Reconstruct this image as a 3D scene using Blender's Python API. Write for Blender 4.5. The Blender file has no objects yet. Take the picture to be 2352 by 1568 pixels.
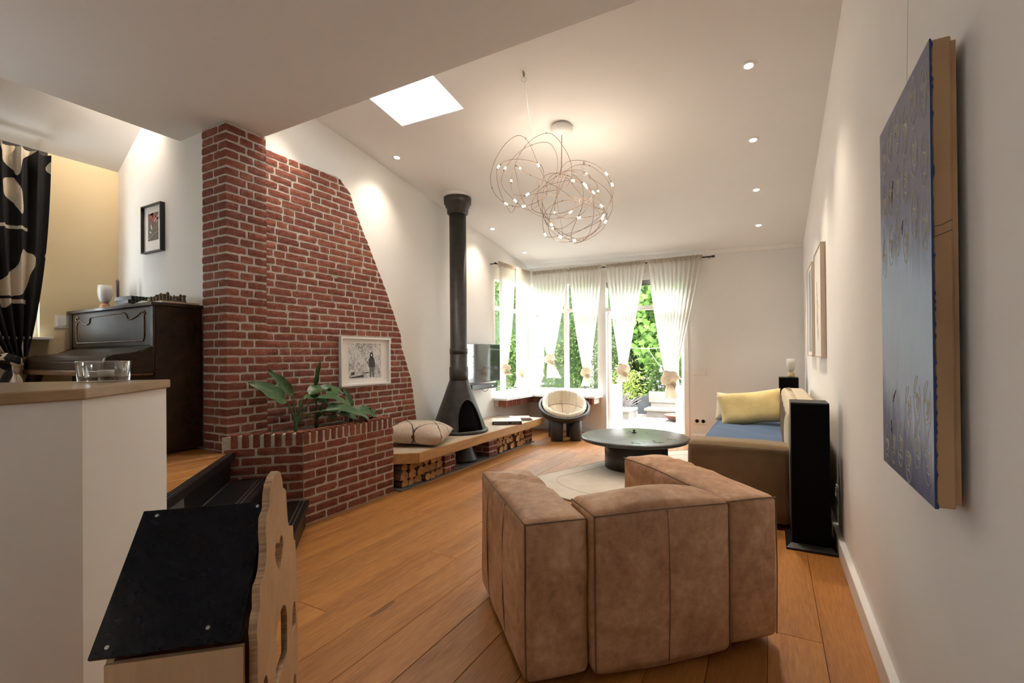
import bpy, bmesh, math, random
from mathutils import Vector, Matrix, noise
PI = math.pi
random.seed(7)
S = bpy.context.scene
C = S.collection

# ------------------------------------------------------------------ camera, world, exposure
F_PX, YAW, PITCH, ROLL, CY, CAM_H = 1086.95, 0.500064, 0.005255, -0.008244, 808.13, 1.30
fw = Vector((-math.sin(YAW) * math.cos(PITCH), math.cos(YAW) * math.cos(PITCH), math.sin(PITCH)))
rt = Vector((math.cos(YAW), math.sin(YAW), 0)); up = rt.cross(fw)
rt = rt * math.cos(ROLL) + up * math.sin(ROLL); up = rt.cross(fw)
cd = bpy.data.cameras.new('camera'); cam = bpy.data.objects.new('camera', cd); C.objects.link(cam)
cam.matrix_world = Matrix(((rt.x, up.x, -fw.x, 0), (rt.y, up.y, -fw.y, 0), (rt.z, up.z, -fw.z, CAM_H), (0, 0, 0, 1)))
cd.sensor_width = 36; cd.lens = 36 * F_PX / 2352; cd.shift_y = (CY - 784) / 2352
cd.clip_start = 0.05; cd.clip_end = 200
S.camera = cam

W = bpy.data.worlds.new('overcast_sky'); S.world = W; W.use_nodes = True
bg = W.node_tree.nodes['Background']; bg.inputs[0].default_value = (0.90, 0.96, 1.0, 1)
SKY = 7.2
bg.inputs[1].default_value = SKY
sn = bpy.data.lights.new('hazy_sun', 'SUN'); sn.energy = 5.2; sn.angle = math.radians(45); sn.color = (1.0, .97, .92)
sno = bpy.data.objects.new('hazy_sun', sn); C.objects.link(sno); sno.location = (-3, 14, 12); sno.rotation_euler = (math.radians(-36), math.radians(-8), 0)
S.view_settings.view_transform = 'Standard'; S.view_settings.look = 'None'
S.view_settings.exposure = 1.06; S.view_settings.gamma = 1.0; S.view_settings.use_curve_mapping = False
S.cycles.max_bounces = 7; S.cycles.diffuse_bounces = 4; S.cycles.glossy_bounces = 3; S.cycles.transmission_bounces = 6; S.cycles.transparent_max_bounces = 10
S.cycles.sample_clamp_indirect = 6.0; S.cycles.adaptive_threshold = 0.05; S.cycles.caustics_reflective = False; S.cycles.caustics_refractive = False
DOWN_W, CHAND_W, PIANO_W = 58.0, .38, 46.0      # lamp powers, used in the lamps' own builders
WARM = (1.0, 0.84, 0.68)

# ------------------------------------------------------------------ material helpers
def nodes(name):
    m = bpy.data.materials.new(name); m.use_nodes = True
    nt = m.node_tree; b = nt.nodes['Principled BSDF']
    return m, nt, b
def setp(b, **k):
    for a, v in k.items():
        n = {'rough': 'Roughness', 'metal': 'Metallic', 'spec': 'Specular IOR Level', 'trans': 'Transmission Weight', 'ior': 'IOR', 'coat': 'Coat Weight',
             'coatr': 'Coat Roughness', 'sheen': 'Sheen Weight', 'alpha': 'Alpha', 'sss': 'Subsurface Weight', 'emis': 'Emission Strength'}[a]
        b.inputs[n].default_value = v
def col(c): return (c[0], c[1], c[2], 1)
def coords(nt, kind='Object', scale=(1, 1, 1), rot=(0, 0, 0)):
    t = nt.nodes.new('ShaderNodeTexCoord'); mp = nt.nodes.new('ShaderNodeMapping')
    mp.inputs['Scale'].default_value = scale; mp.inputs['Rotation'].default_value = rot
    nt.links.new(t.outputs[kind], mp.inputs[0]); return mp.outputs[0]
def tex(nt, vec, scale=5, detail=3, rough=.55, dist=0.0):
    n = nt.nodes.new('ShaderNodeTexNoise'); n.inputs['Scale'].default_value = scale; n.inputs['Detail'].default_value = min(detail, 3)
    n.inputs['Roughness'].default_value = rough; n.inputs['Distortion'].default_value = dist
    nt.links.new(vec, n.inputs['Vector']); return n.outputs['Fac']
def ramp(nt, fac, stops):
    r = nt.nodes.new('ShaderNodeValToRGB'); e = r.color_ramp.elements
    while len(e) < len(stops): e.new(0.5)
    for i, (p, c) in enumerate(stops): e[i].position = p; e[i].color = col(c)
    nt.links.new(fac, r.inputs[0]); return r.outputs[0]
def mixc(nt, fac, a, b, mode='MIX'):
    m = nt.nodes.new('ShaderNodeMix'); m.data_type = 'RGBA'; m.blend_type = mode
    for s, v in ((0, fac), (6, a), (7, b)):
        if isinstance(v, (int, float)): m.inputs[s].default_value = v
        elif isinstance(v, tuple): m.inputs[s].default_value = col(v)
        else: nt.links.new(v, m.inputs[s])
    return m.outputs[2]
def math_(nt, op, a, b=0.0, clamp=False):
    m = nt.nodes.new('ShaderNodeMath'); m.operation = op; m.use_clamp = clamp
    for i, v in enumerate((a, b)):
        if isinstance(v, (int, float)): m.inputs[i].default_value = v
        else: nt.links.new(v, m.inputs[i])
    return m.outputs[0]
def bump(nt, b, h, strength=.3, dist=.01, prev=None):
    n = nt.nodes.new('ShaderNodeBump'); n.inputs['Strength'].default_value = strength; n.inputs['Distance'].default_value = dist
    nt.links.new(h, n.inputs['Height']); nt.links.new(n.outputs[0], b.inputs['Normal'])
def orand(nt):
    return nt.nodes.new('ShaderNodeObjectInfo').outputs['Random']
def simple(name, c, rough=.5, metal=0, var=.12, scale=8, bmp=0, bdist=.005, kind='Object', stretch=(1, 1, 1), spec=.5, **k):
    m, nt, b = nodes(name); setp(b, rough=rough, metal=metal, spec=spec, **k)
    v = coords(nt, kind, stretch); f = tex(nt, v, scale)
    d = tuple(x * (1 - var) for x in c); l = tuple(min(1, x * (1 + var)) for x in c)
    nt.links.new(ramp(nt, f, ((.3, d), (.7, l))), b.inputs['Base Color'])
    if bmp: bump(nt, b, tex(nt, v, scale * 6, 3), bmp, bdist)
    return m

M = {}
M['wall'] = simple('white_wall_paint', (.80, .785, .76), .9, var=.015, scale=2, bmp=.08, bdist=.002)
M['ceil'] = simple('ceiling_paint', (.80, .785, .765), .92, var=.012, scale=1.5, bmp=.05, bdist=.002)
M['yellow'] = simple('pale_yellow_wall_paint', (.68, .55, .34), .9, var=.02, scale=3, bmp=.12, bdist=.003)
M['trim'] = simple('white_gloss_paint', (.84, .83, .81), .4, var=.01, scale=4)
M['black'] = simple('black_painted_wood', (.006, .006, .008), .35, spec=.28, var=.3, scale=10, bmp=.05)
M['rod'] = simple('black_iron', (.02, .02, .02), .45, metal=.6, var=.2)
M['steel'] = simple('brushed_steel', (.45, .44, .43), .3, metal=1, var=.1, scale=30)
M['plastic'] = simple('white_switch_plastic', (.78, .75, .70), .35, var=.01)
M['darkhole'] = simple('dark_socket', (.05, .05, .05), .6)

def m_plank():
    m, nt, b = nodes('oiled_oak_planks')
    v = coords(nt, 'Object', (1, .09, 1)); o = orand(nt)
    off = nt.nodes.new('ShaderNodeVectorMath'); off.operation = 'ADD'
    cmb = nt.nodes.new('ShaderNodeCombineXYZ'); nt.links.new(math_(nt, 'MULTIPLY', o, 37.0), cmb.inputs[0]); nt.links.new(math_(nt, 'MULTIPLY', o, 91.0), cmb.inputs[1])
    nt.links.new(v, off.inputs[0]); nt.links.new(cmb.outputs[0], off.inputs[1]); v = off.outputs[0]
    g1 = tex(nt, v, 7, 3, .6, .8); g2 = tex(nt, v, 90, 3, .65, .3)
    g = math_(nt, 'ADD', math_(nt, 'MULTIPLY', g1, .55), math_(nt, 'MULTIPLY', g2, .45))
    c1 = ramp(nt, g, ((.32, (.245, .092, .022)), (.5, (.385, .165, .042)), (.68, (.50, .238, .068))))
    tone = ramp(nt, o, ((0, (.72, .66, .62)), (.35, (1.0, .98, .95)), (.7, (1.08, 1.02, .96)), (1, (.86, .80, .76))))
    c2 = mixc(nt, 1.0, c1, tone, 'MULTIPLY')
    kn = nt.nodes.new('ShaderNodeTexVoronoi'); kn.inputs['Scale'].default_value = 1.9
    vv = nt.nodes.new('ShaderNodeVectorMath'); vv.operation = 'MULTIPLY'; vv.inputs[1].default_value = (1.6, 3.6, 1)
    nt.links.new(v, vv.inputs[0]); nt.links.new(vv.outputs[0], kn.inputs['Vector'])
    k = math_(nt, 'MULTIPLY', math_(nt, 'LESS_THAN', kn.outputs['Distance'], .055), .6)
    nt.links.new(mixc(nt, k, c2, (.07, .03, .012)), b.inputs['Base Color'])
    nt.links.new(ramp(nt, g, ((.3, (.5, .5, .5)), (.7, (.33, .33, .33)))), b.inputs['Roughness'])
    setp(b, spec=.45); bump(nt, b, g, .12, .003); return m
M['plank'] = m_plank()

def m_brick():
    m, nt, b = nodes('red_brick'); v = coords(nt); o = orand(nt)
    n1 = tex(nt, v, 14, 6, .7, .4); n2 = tex(nt, v, 60, 5, .7)
    base = ramp(nt, o, ((0, (.17, .055, .038)), (.25, (.225, .070, .046)), (.5, (.265, .088, .054)), (.75, (.19, .060, .046)), (1, (.30, .105, .064))))
    sh = ramp(nt, n1, ((.25, (.50, .48, .48)), (.5, (.98, .96, .96)), (.78, (1.22, 1.18, 1.15))))
    c = mixc(nt, 1, base, sh, 'MULTIPLY')
    dust = ramp(nt, n2, ((.63, (0, 0, 0)), (.80, (.35, .35, .35))))
    nt.links.new(mixc(nt, dust, c, (.48, .38, .32)), b.inputs['Base Color'])
    setp(b, rough=.85, spec=.3)
    h = math_(nt, 'ADD', n1, math_(nt, 'MULTIPLY', n2, .4)); bump(nt, b, h, .9, .012); return m
M['brick'] = m_brick()
M['mortar'] = simple('grey_sand_mortar', (.52, .47, .41), .95, var=.16, scale=60, bmp=.6, bdist=.004)
M['slab'] = simple('dark_concrete', (.13, .125, .125), .8, var=.2, scale=6, bmp=.2)
def m_tile():
    m, nt, b = nodes('travertine_tile'); v = coords(nt, 'Object', (1, .5, 1)); o = orand(nt)
    n = tex(nt, v, 6, 6, .6, .5); c = ramp(nt, n, ((.3, (.50, .40, .29)), (.55, (.62, .52, .40)), (.75, (.68, .59, .47))))
    t = ramp(nt, o, ((0, (.9, .9, .9)), (1, (1.05, 1.04, 1.02))))
    nt.links.new(mixc(nt, 1, c, t, 'MULTIPLY'), b.inputs['Base Color']); setp(b, rough=.38); return m
M['tile'] = m_tile()
def m_wood(name, dark, light, sc=(1, .1, 1), scale=8, rough=.45, coat=0, dist=1.0):
    m, nt, b = nodes(name); v = coords(nt, 'Object', sc); g1 = tex(nt, v, scale, 6, .6, dist); g2 = tex(nt, v, scale * 7, 3, .6)
    g = math_(nt, 'ADD', math_(nt, 'MULTIPLY', g1, .75), math_(nt, 'MULTIPLY', g2, .25))
    nt.links.new(ramp(nt, g, ((.35, dark), (.65, light))), b.inputs['Base Color']); setp(b, rough=rough, coat=coat, spec=.2 if 'walnut' in name else .5); bump(nt, b, g, .08, .002); return m
M['oak_edge'] = m_wood('oak_edge_board', (.36, .185, .062), (.56, .33, .13), (1, .12, 1), 10)
M['beech'] = m_wood('beech_plywood', (.50, .30, .155), (.62, .41, .235), (1, 1, .08), 7, .4)
M['ply_edge'] = m_wood('plywood_edge', (.30, .17, .085), (.55, .36, .2), (8, 8, .4), 9, .6)
M['counter_top'] = m_wood('honey_wood_top', (.27, .17, .08), (.40, .27, .145), (.3, .3, 1), 9, .3)
M['piano'] = m_wood('dark_walnut_varnish', (.012, .008, .005), (.050, .029, .014), (.3, 1, 1), 5, .42, coat=.0)
M['piano_lid'] = m_wood('worn_walnut_varnish', (.022, .014, .009), (.065, .042, .026), (.15, 1, 1), 9, .34, coat=.15)
M['piano_wear'] = m_wood('worn_piano_edge', (.05, .026, .012), (.23, .125, .055), (.3, 1, 3), 22, .4)
M['log_bark'] = m_wood('log_bark', (.10, .055, .03), (.28, .17, .09), (1, 1, .3), 14, .9)
def m_cut():
    m, nt, b = nodes('split_log_end'); v = coords(nt); o = orand(nt); n = tex(nt, v, 22, 5, .6, 1)
    c = ramp(nt, n, ((.3, (.33, .165, .06)), (.7, (.58, .35, .16)))); t = ramp(nt, o, ((0, (.75, .7, .66)), (1, (1.15, 1.1, 1.02))))
    nt.links.new(mixc(nt, 1, c, t, 'MULTIPLY'), b.inputs['Base Color']); setp(b, rough=.85); bump(nt, b, n, .4, .006); return m
M['log_cut'] = m_cut()
def m_leather():
    m, nt, b = nodes('tan_suede_leather'); v = coords(nt)
    n1 = tex(nt, v, 3.5, 6, .65, .8); n2 = tex(nt, v, 26, 5, .7); n3 = tex(nt, v, 150, 2, .6)
    f = math_(nt, 'ADD', math_(nt, 'MULTIPLY', n1, .6), math_(nt, 'MULTIPLY', n2, .4))
    nt.links.new(ramp(nt, f, ((.33, (.29, .138, .066)), (.5, (.48, .258, .136)), (.66, (.63, .39, .238)))), b.inputs['Base Color'])
    setp(b, rough=.5, spec=.5); bump(nt, b, math_(nt, 'ADD', math_(nt, 'MULTIPLY', n2, .7), math_(nt, 'MULTIPLY', n3, .3)), .25, .004); return m
M['leather'] = m_leather()
M['seam'] = simple('leather_seam', (.20, .11, .06), .6)
M['thread'] = simple('pale_stitch', (.42, .27, .16), .6)
def m_cloth(name, c, var=.12, sc=6, weave=260, bs=.35, sheen=.3, rough=.9, wr=0):
    m, nt, b = nodes(name); v = coords(nt); n = tex(nt, v, sc, 5, .6); w = tex(nt, v, weave, 2, .5)
    d = tuple(x * (1 - var) for x in c); l = tuple(min(1, x * (1 + var)) for x in c)
    nt.links.new(ramp(nt, n, ((.3, d), (.7, l))), b.inputs['Base Color']); setp(b, rough=rough, sheen=sheen, spec=.25)
    h = w
    if wr: h = math_(nt, 'ADD', math_(nt, 'MULTIPLY', w, .3), math_(nt, 'MULTIPLY', tex(nt, v, wr, 4, .5, 1.5), 1.0))
    bump(nt, b, h, bs, .006); return m
M['sofa'] = m_cloth('olive_brown_wool', (.195, .130, .066), .1)
M['sofa_back'] = m_cloth('beige_wool_quilt', (.48, .40, .27), .08)
M['blue'] = m_cloth('blue_throw', (.018, .062, .155), .2, 9, 200, wr=9)
M['yellow_linen'] = m_cloth('pale_yellow_linen', (.72, .58, .27), .07, 8, 300, wr=16, bs=.45)
M['cream'] = m_cloth('cream_canvas', (.74, .64, .50), .06, 8, 300, wr=12, bs=.3)
M['rug'] = m_cloth('pale_wool_rug', (.68, .60, .50), .08, 5, 420, .5)
M['rug_edge'] = m_cloth('rug_binding', (.40, .33, .25), .08, 5, 420, .5)
M['tuft'] = simple('tufting_seam', (.20, .15, .10), .9)
M['stove'] = simple('matt_charcoal_steel', (.045, .043, .041), .42, metal=.25, var=.25, scale=14, bmp=.15, bdist=.002)
M['soot'] = simple('sooty_black', (.003, .003, .003), .95, spec=.1)
M['fibre'] = simple('charcoal_fibreglass', (.040, .038, .038), .5, var=.15, scale=30, bmp=.15, bdist=.002)
M['table'] = simple('dark_worn_stone', (.055, .053, .050), .30, var=.4, scale=7, bmp=.12, bdist=.003)
M['speaker'] = simple('black_speaker_cloth', (.0025, .0025, .0025), .9, spec=.12, var=.3, scale=200, bmp=.3, bdist=.001)
M['speaker_top'] = simple('black_satin_plastic', (.010, .010, .010), .4, spec=.3)
M['tv_black'] = simple('black_gloss_plastic', (.01, .01, .011), .2)
M['screen'] = simple('tv_screen', (.02, .022, .024), .05, var=.02, spec=1.0)
M['rubber'] = simple('black_rubber', (.01, .01, .01), .7)
M['soil'] = simple('potting_soil', (.04, .025, .015), .95, var=.4, scale=40, bmp=.9)
M['paper'] = simple('white_paper', (.80, .77, .72), .8, var=.02)
M['frame_white'] = simple('white_picture_frame', (.80, .77, .74), .4, var=.02)
M['frame_black'] = simple('black_picture_frame', (.015, .014, .014), .35)
M['frame_wood'] = m_wood('pale_wood_frame', (.50, .40, .30), (.60, .50, .39), (1, 1, .1), 10)
M['stone_lamp'] = simple('travertine_lamp_foot', (.50, .38, .22), .6, var=.4, scale=45, bmp=.4)
M['terra'] = simple('orange_lamp_foot', (.42, .19, .075), .5, var=.3, scale=30)
M['frost'] = simple('frosted_glass_shade', (.82, .78, .72), .35, var=.03, trans=.35)
M['candle'] = simple('dark_red_candle', (.055, .018, .018), .4, var=.1)
M['book_dark'] = simple('dark_book_cover', (.03, .026, .024), .4)
M['book_green'] = simple('dark_green_cover', (.008, .022, .020), .3)
M['chess_dark'] = simple('olive_onyx', (.14, .10, .05), .3, var=.45, scale=60)
M['chess_light'] = simple('cream_onyx', (.70, .60, .44), .3, var=.1, scale=60)
M['copper'] = simple('bronze_wire', (.20, .12, .08), .35, metal=.9, var=.1)
M['canopy'] = simple('white_lamp_canopy', (.80, .79, .77), .35, var=.01)
M['leaf_stem'] = simple('green_leaf_stem', (.05, .10, .03), .5)
def m_leaf():
    m, nt, b = nodes('variegated_leaf'); v = coords(nt, 'UV', (1, 1, 1))
    w = nt.nodes.new('ShaderNodeTexNoise'); w.inputs['Scale'].default_value = 11; w.inputs['Detail'].default_value = 5
    mp = nt.nodes.new('ShaderNodeMapping'); mp.inputs['Scale'].default_value = (1.0, 3.0, 1); mp.inputs['Rotation'].default_value = (0, 0, .5)
    nt.links.new(v, mp.inputs[0]); nt.links.new(mp.outputs[0], w.inputs['Vector'])
    c = ramp(nt, w.outputs['Fac'], ((.42, (.022, .075, .022)), (.60, (.04, .12, .03)), (.70, (.34, .40, .18))))
    nt.links.new(c, b.inputs['Base Color']); setp(b, rough=.38, spec=.5); return m
M['leaf'] = m_leaf()
def m_glass(name, tint=(1, 1, 1), ior=1.45):
    m, nt, b = nodes(name); nt.nodes.remove(b); out = nt.nodes['Material Output']
    t = nt.nodes.new('ShaderNodeBsdfTransparent'); t.inputs[0].default_value = col(tint)
    g = nt.nodes.new('ShaderNodeBsdfGlossy'); g.inputs['Roughness'].default_value = .01
    x = nt.nodes.new('ShaderNodeMixShader'); x.inputs[0].default_value = .05; nt.links.new(t.outputs[0], x.inputs[1]); nt.links.new(g.outputs[0], x.inputs[2])
    nt.links.new(x.outputs[0], out.inputs[0]); return m
M['pane'] = m_glass('window_glass', (.97, .985, .98))
M['glass'] = m_glass('clear_tumbler_glass', (.93, .95, .95))
nt = M['glass'].node_tree; lwn = nt.nodes.new('ShaderNodeLayerWeight'); lwn.inputs[0].default_value = .35
nt.links.new(math_(nt, 'ADD', math_(nt, 'MULTIPLY', lwn.outputs['Facing'], .55), .06), [q for q in nt.nodes if q.type == 'MIX_SHADER'][0].inputs[0])
def m_sheer(name, c, transp=.28):
    m, nt, b = nodes(name); nt.nodes.remove(b); out = nt.nodes['Material Output']
    v = coords(nt); w = tex(nt, v, 180, 2)
    cc = ramp(nt, w, ((.3, tuple(x * .9 for x in c)), (.7, c)))
    d = nt.nodes.new('ShaderNodeBsdfDiffuse'); tl = nt.nodes.new('ShaderNodeBsdfTranslucent'); tp = nt.nodes.new('ShaderNodeBsdfTransparent')
    nt.links.new(cc, d.inputs[0]); nt.links.new(cc, tl.inputs[0])
    x = nt.nodes.new('ShaderNodeMixShader'); x.inputs[0].default_value = .66; nt.links.new(d.outputs[0], x.inputs[1]); nt.links.new(tl.outputs[0], x.inputs[2])
    y = nt.nodes.new('ShaderNodeMixShader'); y.inputs[0].default_value = transp; nt.links.new(x.outputs[0], y.inputs[1]); nt.links.new(tp.outputs[0], y.inputs[2])
    nt.links.new(y.outputs[0], out.inputs[0]); return m
M['sheer'] = m_sheer('sheer_cream_linen', (.80, .76, .69), .07)
M['sheer_knot'] = m_sheer('folded_cream_linen', (.80, .72, .61), .0)
def m_emit(name, c, s):
    m, nt, b = nodes(name); b.inputs['Emission Color'].default_value = col(c); b.inputs['Emission Strength'].default_value = s; b.inputs['Base Color'].default_value = col((.8, .8, .8)); return m
M['lamp_disc'] = m_emit('downlight_lens', (1.0, .86, .66), 30)
M['led'] = m_emit('led_tube', (1.0, .82, .58), 25)
M['led'].cycles.emission_sampling = 'NONE'; M['lamp_disc'].cycles.emission_sampling = 'NONE'
def m_foliage(name, dark, light, trl=.35):
    m, nt, b = nodes(name); v = coords(nt); n = tex(nt, v, 7, 3)
    n2 = nt.nodes.new('ShaderNodeTexWhiteNoise'); g = nt.nodes.new('ShaderNodeNewGeometry')
    nt.links.new(g.outputs['Random Per Island'], n2.inputs[0]) if 'Random Per Island' in g.outputs else None
    f = math_(nt, 'ADD', math_(nt, 'MULTIPLY', n, .4), math_(nt, 'MULTIPLY', g.outputs['Random Per Island'], .6))
    c = ramp(nt, f, ((.2, dark), (.8, light)))
    out = nt.nodes['Material Output']; tl = nt.nodes.new('ShaderNodeBsdfTranslucent'); nt.links.new(c, tl.inputs[0]); nt.links.new(c, b.inputs['Base Color'])
    setp(b, rough=.5); x = nt.nodes.new('ShaderNodeMixShader'); x.inputs[0].default_value = trl
    nt.links.new(b.outputs[0], x.inputs[1]); nt.links.new(tl.outputs[0], x.inputs[2]); nt.links.new(x.outputs[0], out.inputs[0]); return m
M['hedge'] = m_foliage('hedge_leaves', (.045, .095, .018), (.19, .29, .06))
M['hedge2'] = m_foliage('silvery_hedge_leaves', (.08, .115, .05), (.25, .30, .14))
M['maple'] = m_foliage('maple_leaves', (.022, .075, .008), (.13, .26, .026))
M['limeleaf'] = m_foliage('lime_leaves', (.16, .24, .03), (.40, .48, .09))
M['lavender'] = m_foliage('grey_purple_stems', (.20, .20, .13), (.42, .33, .40))
M['flower'] = m_foliage('lilac_flowers', (.42, .22, .45), (.72, .48, .70))
M['core'] = simple('dark_hedge_core', (.035, .065, .018), .9, var=.4)
M['bark'] = simple('grey_bark', (.10, .075, .05), .9, bmp=.5)
M['deckwood'] = simple('bleached_deck_wood', (.25, .22, .19), .8, var=.1, scale=6, stretch=(1, .1, 1))
M['paving'] = simple('pale_paving', (.28, .26, .24), .9, var=.1)
M['zinc'] = simple('zinc_pot', (.28, .29, .30), .5, metal=.3)
M['greypot'] = simple('dark_grey_pot', (.10, .105, .11), .8)
M['rust'] = simple('rusty_bowl', (.20, .07, .045), .7, var=.3)

# ------------------------------------------------------------------ geometry helpers
def obj(name, bm, mat, parent=None, smooth=False, loc=(0, 0, 0), rot=(0, 0, 0), kind=None):
    me = bpy.data.meshes.new(name)
    bmesh.ops.recalc_face_normals(bm, faces=bm.faces)
    bm.to_mesh(me); bm.free()
    if smooth:
        for p in me.polygons: p.use_smooth = True
    me.materials.append(mat if not isinstance(mat, str) else M[mat])
    o = bpy.data.objects.new(name, me); C.objects.link(o)
    o.location = loc; o.rotation_euler = rot
    if parent: o.parent = parent
    if kind: o['kind'] = kind
    return o
def inst(name, me, parent=None, mtx=None):
    o = bpy.data.objects.new(name, me); C.objects.link(o)
    if parent: o.parent = parent
    if mtx is not None: o.matrix_local = mtx
    return o
def tag(o, label=None, cat=None, group=None, kind=None):
    if label: o['label'] = label
    if cat: o['category'] = cat
    if group: o['group'] = group
    if kind: o['kind'] = kind
    return o
def thing(name, label, cat, loc=(0, 0, 0), rz=0, group=None, kind=None):
    o = bpy.data.objects.new(name, None); C.objects.link(o); o.location = loc; o.rotation_euler = (0, 0, rz)
    o.empty_display_size = .1
    return tag(o, label, cat, group, kind)
def B(): return bmesh.new()
def box(bm, x0, x1, y0, y1, z0, z1):
    v = [bm.verts.new((x, y, z)) for x in (x0, x1) for y in (y0, y1) for z in (z0, z1)]
    for f in ((0, 1, 3, 2), (4, 6, 7, 5), (0, 4, 5, 1), (2, 3, 7, 6), (0, 2, 6, 4), (1, 5, 7, 3)): bm.faces.new([v[i] for i in f])
    return bm
def bbox(x0, x1, y0, y1, z0, z1): return box(B(), x0, x1, y0, y1, z0, z1)
def bevel(bm, w=.004, seg=2):
    bmesh.ops.bevel(bm, geom=[e for e in bm.edges], offset=w, segments=seg, profile=.5, affect='EDGES', clamp_overlap=True); return bm
def bb(x0, x1, y0, y1, z0, z1, w=.004, seg=2): return bevel(bbox(x0, x1, y0, y1, z0, z1), w, seg)
def prism(bm, poly, z0, z1, axis='z'):
    def P(a, b, h): return (a, b, h) if axis == 'z' else ((a, h, b) if axis == 'y' else (h, a, b))
    lo = [bm.verts.new(P(a, b, z0)) for a, b in poly]; hi = [bm.verts.new(P(a, b, z1)) for a, b in poly]
    n = len(poly); bm.faces.new(lo[::-1]); bm.faces.new(hi)
    for i in range(n): bm.faces.new((lo[i], lo[(i + 1) % n], hi[(i + 1) % n], hi[i]))
    return bm
def tube(bm, pts, r, n=8, closed=False, cap=True):
    pts = [Vector(p) for p in pts]; N = len(pts); rings = []
    prev = None
    for i, p in enumerate(pts):
        if closed: t = pts[(i + 1) % N] - pts[i - 1]
        else: t = pts[min(i + 1, N - 1)] - pts[max(i - 1, 0)]
        t.normalize()
        if prev is None:
            a = t.orthogonal().normalized()
        else:
            a = prev - t * prev.dot(t)
            a = a.normalized() if a.length > 1e-6 else t.orthogonal().normalized()
        prev = a; b = t.cross(a); rr = r[i] if isinstance(r, (list, tuple)) else r
        rings.append([bm.verts.new(p + (a * math.cos(2 * PI * k / n) + b * math.sin(2 * PI * k / n)) * rr) for k in range(n)])
    m = N if closed else N - 1
    for i in range(m):
        A, D = rings[i], rings[(i + 1) % N]
        for k in range(n): bm.faces.new((A[k], A[(k + 1) % n], D[(k + 1) % n], D[k]))
    if cap and not closed: bm.faces.new(rings[0][::-1]); bm.faces.new(rings[-1])
    return bm
def lathe(bm, prof, n=32, c=(0, 0, 0), capb=True, capt=True):
    rings = []
    for r, z in prof:
        if r < 1e-6: rings.append([bm.verts.new((c[0], c[1], c[2] + z))])
        else: rings.append([bm.verts.new((c[0] + r * math.cos(2 * PI * k / n), c[1] + r * math.sin(2 * PI * k / n), c[2] + z)) for k in range(n)])
    for A, D in zip(rings, rings[1:]):
        for k in range(n):
            q = [A[k % len(A)], A[(k + 1) % len(A)], D[(k + 1) % len(D)], D[k % len(D)]]
            q = list(dict.fromkeys(q))
            if len(q) > 2: bm.faces.new(q)
    if capb and len(rings[0]) > 1: bm.faces.new(rings[0][::-1])
    if capt and len(rings[-1]) > 1: bm.faces.new(rings[-1])
    return bm
def spline(pts, n=8):
    P = [Vector(p) for p in pts]; out = []
    for i in range(len(P) - 1):
        a, b, c, d = P[max(i - 1, 0)], P[i], P[i + 1], P[min(i + 2, len(P) - 1)]
        for k in range(n):
            t = k / n; out.append(.5 * ((2 * b) + (c - a) * t + (2 * a - 5 * b + 4 * c - d) * t * t + (3 * b - a - 3 * c + d) * t ** 3))
    out.append(P[-1]); return out
def soft(sx, sy, sz, r, puff=(0, 0, 0), res=10, nz=0, nsc=4, seed=0, fn=None):
    """rounded, puffed cushion centred on the origin"""
    bm = B(); hx, hy, hz = sx / 2, sy / 2, sz / 2; vm = {}
    def ticks(h):
        e = min(r, h * .98); L = [-h, -h + e * .3, -h + e * .7, -h + e]
        k = max(2, int(res)); L += [-h + e + (2 * h - 2 * e) * i / k for i in range(1, k)]
        return L + [h - e, h - e * .7, h - e * .3, h]
    X, Y, Z = ticks(hx), ticks(hy), ticks(hz)
    def V(p):
        key = tuple(round(a, 6) for a in p)
        if key in vm: return vm[key]
        q = Vector(p); i = Vector([max(-h + min(r, h * .98), min(h - min(r, h * .98), a)) for a, h in zip(p, (hx, hy, hz))]); d = q - i
        if d.length > 1e-9: q = i + d.normalized() * r
        u = [a / h for a, h in zip(p, (hx, hy, hz))]
        w = [(1 - min(1, abs(a)) ** 2.2) for a in u]
        for ax in range(3):
            o = [k for k in range(3) if k != ax]
            q[ax] += puff[ax] * u[ax] * w[o[0]] * w[o[1]]
        if nz:
            nv = noise.noise_vector(q * nsc + Vector((seed, seed * 2, 0))); q += nv * nz
        if fn: q = fn(q, u)
        vm[key] = bm.verts.new(q); return vm[key]
    def face(fix, ax, A, Bk, fl):
        o = [k for k in range(3) if k != ax]
        for i in range(len(A) - 1):
            for j in range(len(Bk) - 1):
                q = []
                for a, b in ((A[i], Bk[j]), (A[i + 1], Bk[j]), (A[i + 1], Bk[j + 1]), (A[i], Bk[j + 1])):
                    p = [0, 0, 0]; p[ax] = fix; p[o[0]] = a; p[o[1]] = b; q.append(V(p))
                try: bm.faces.new(q if fl else q[::-1])
                except ValueError: pass
    face(hx, 0, Y, Z, 1); face(-hx, 0, Y, Z, 0); face(hy, 1, X, Z, 0); face(-hy, 1, X, Z, 1); face(hz, 2, X, Y, 1); face(-hz, 2, X, Y, 0)
    return bm
def lin(a, b, t): return a + (b - a) * t
# ------------------------------------------------------------------ the room
XL, XR, YF = -3.78, 0.40, 7.50
def zc(x, y): return 3.946 - .024 * x - .156 * y            # sloping living-room ceiling
SOF = 3.07                                                  # flat lowered ceiling over the near half
def struct(name, bm, mat, label, cat, parent=None, smooth=False):
    o = obj(name, bm, mat, parent, smooth)
    return tag(o, label, cat, None, 'structure')
def sgrp(name, label, cat): return thing(name, label, cat, kind='structure')

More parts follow.
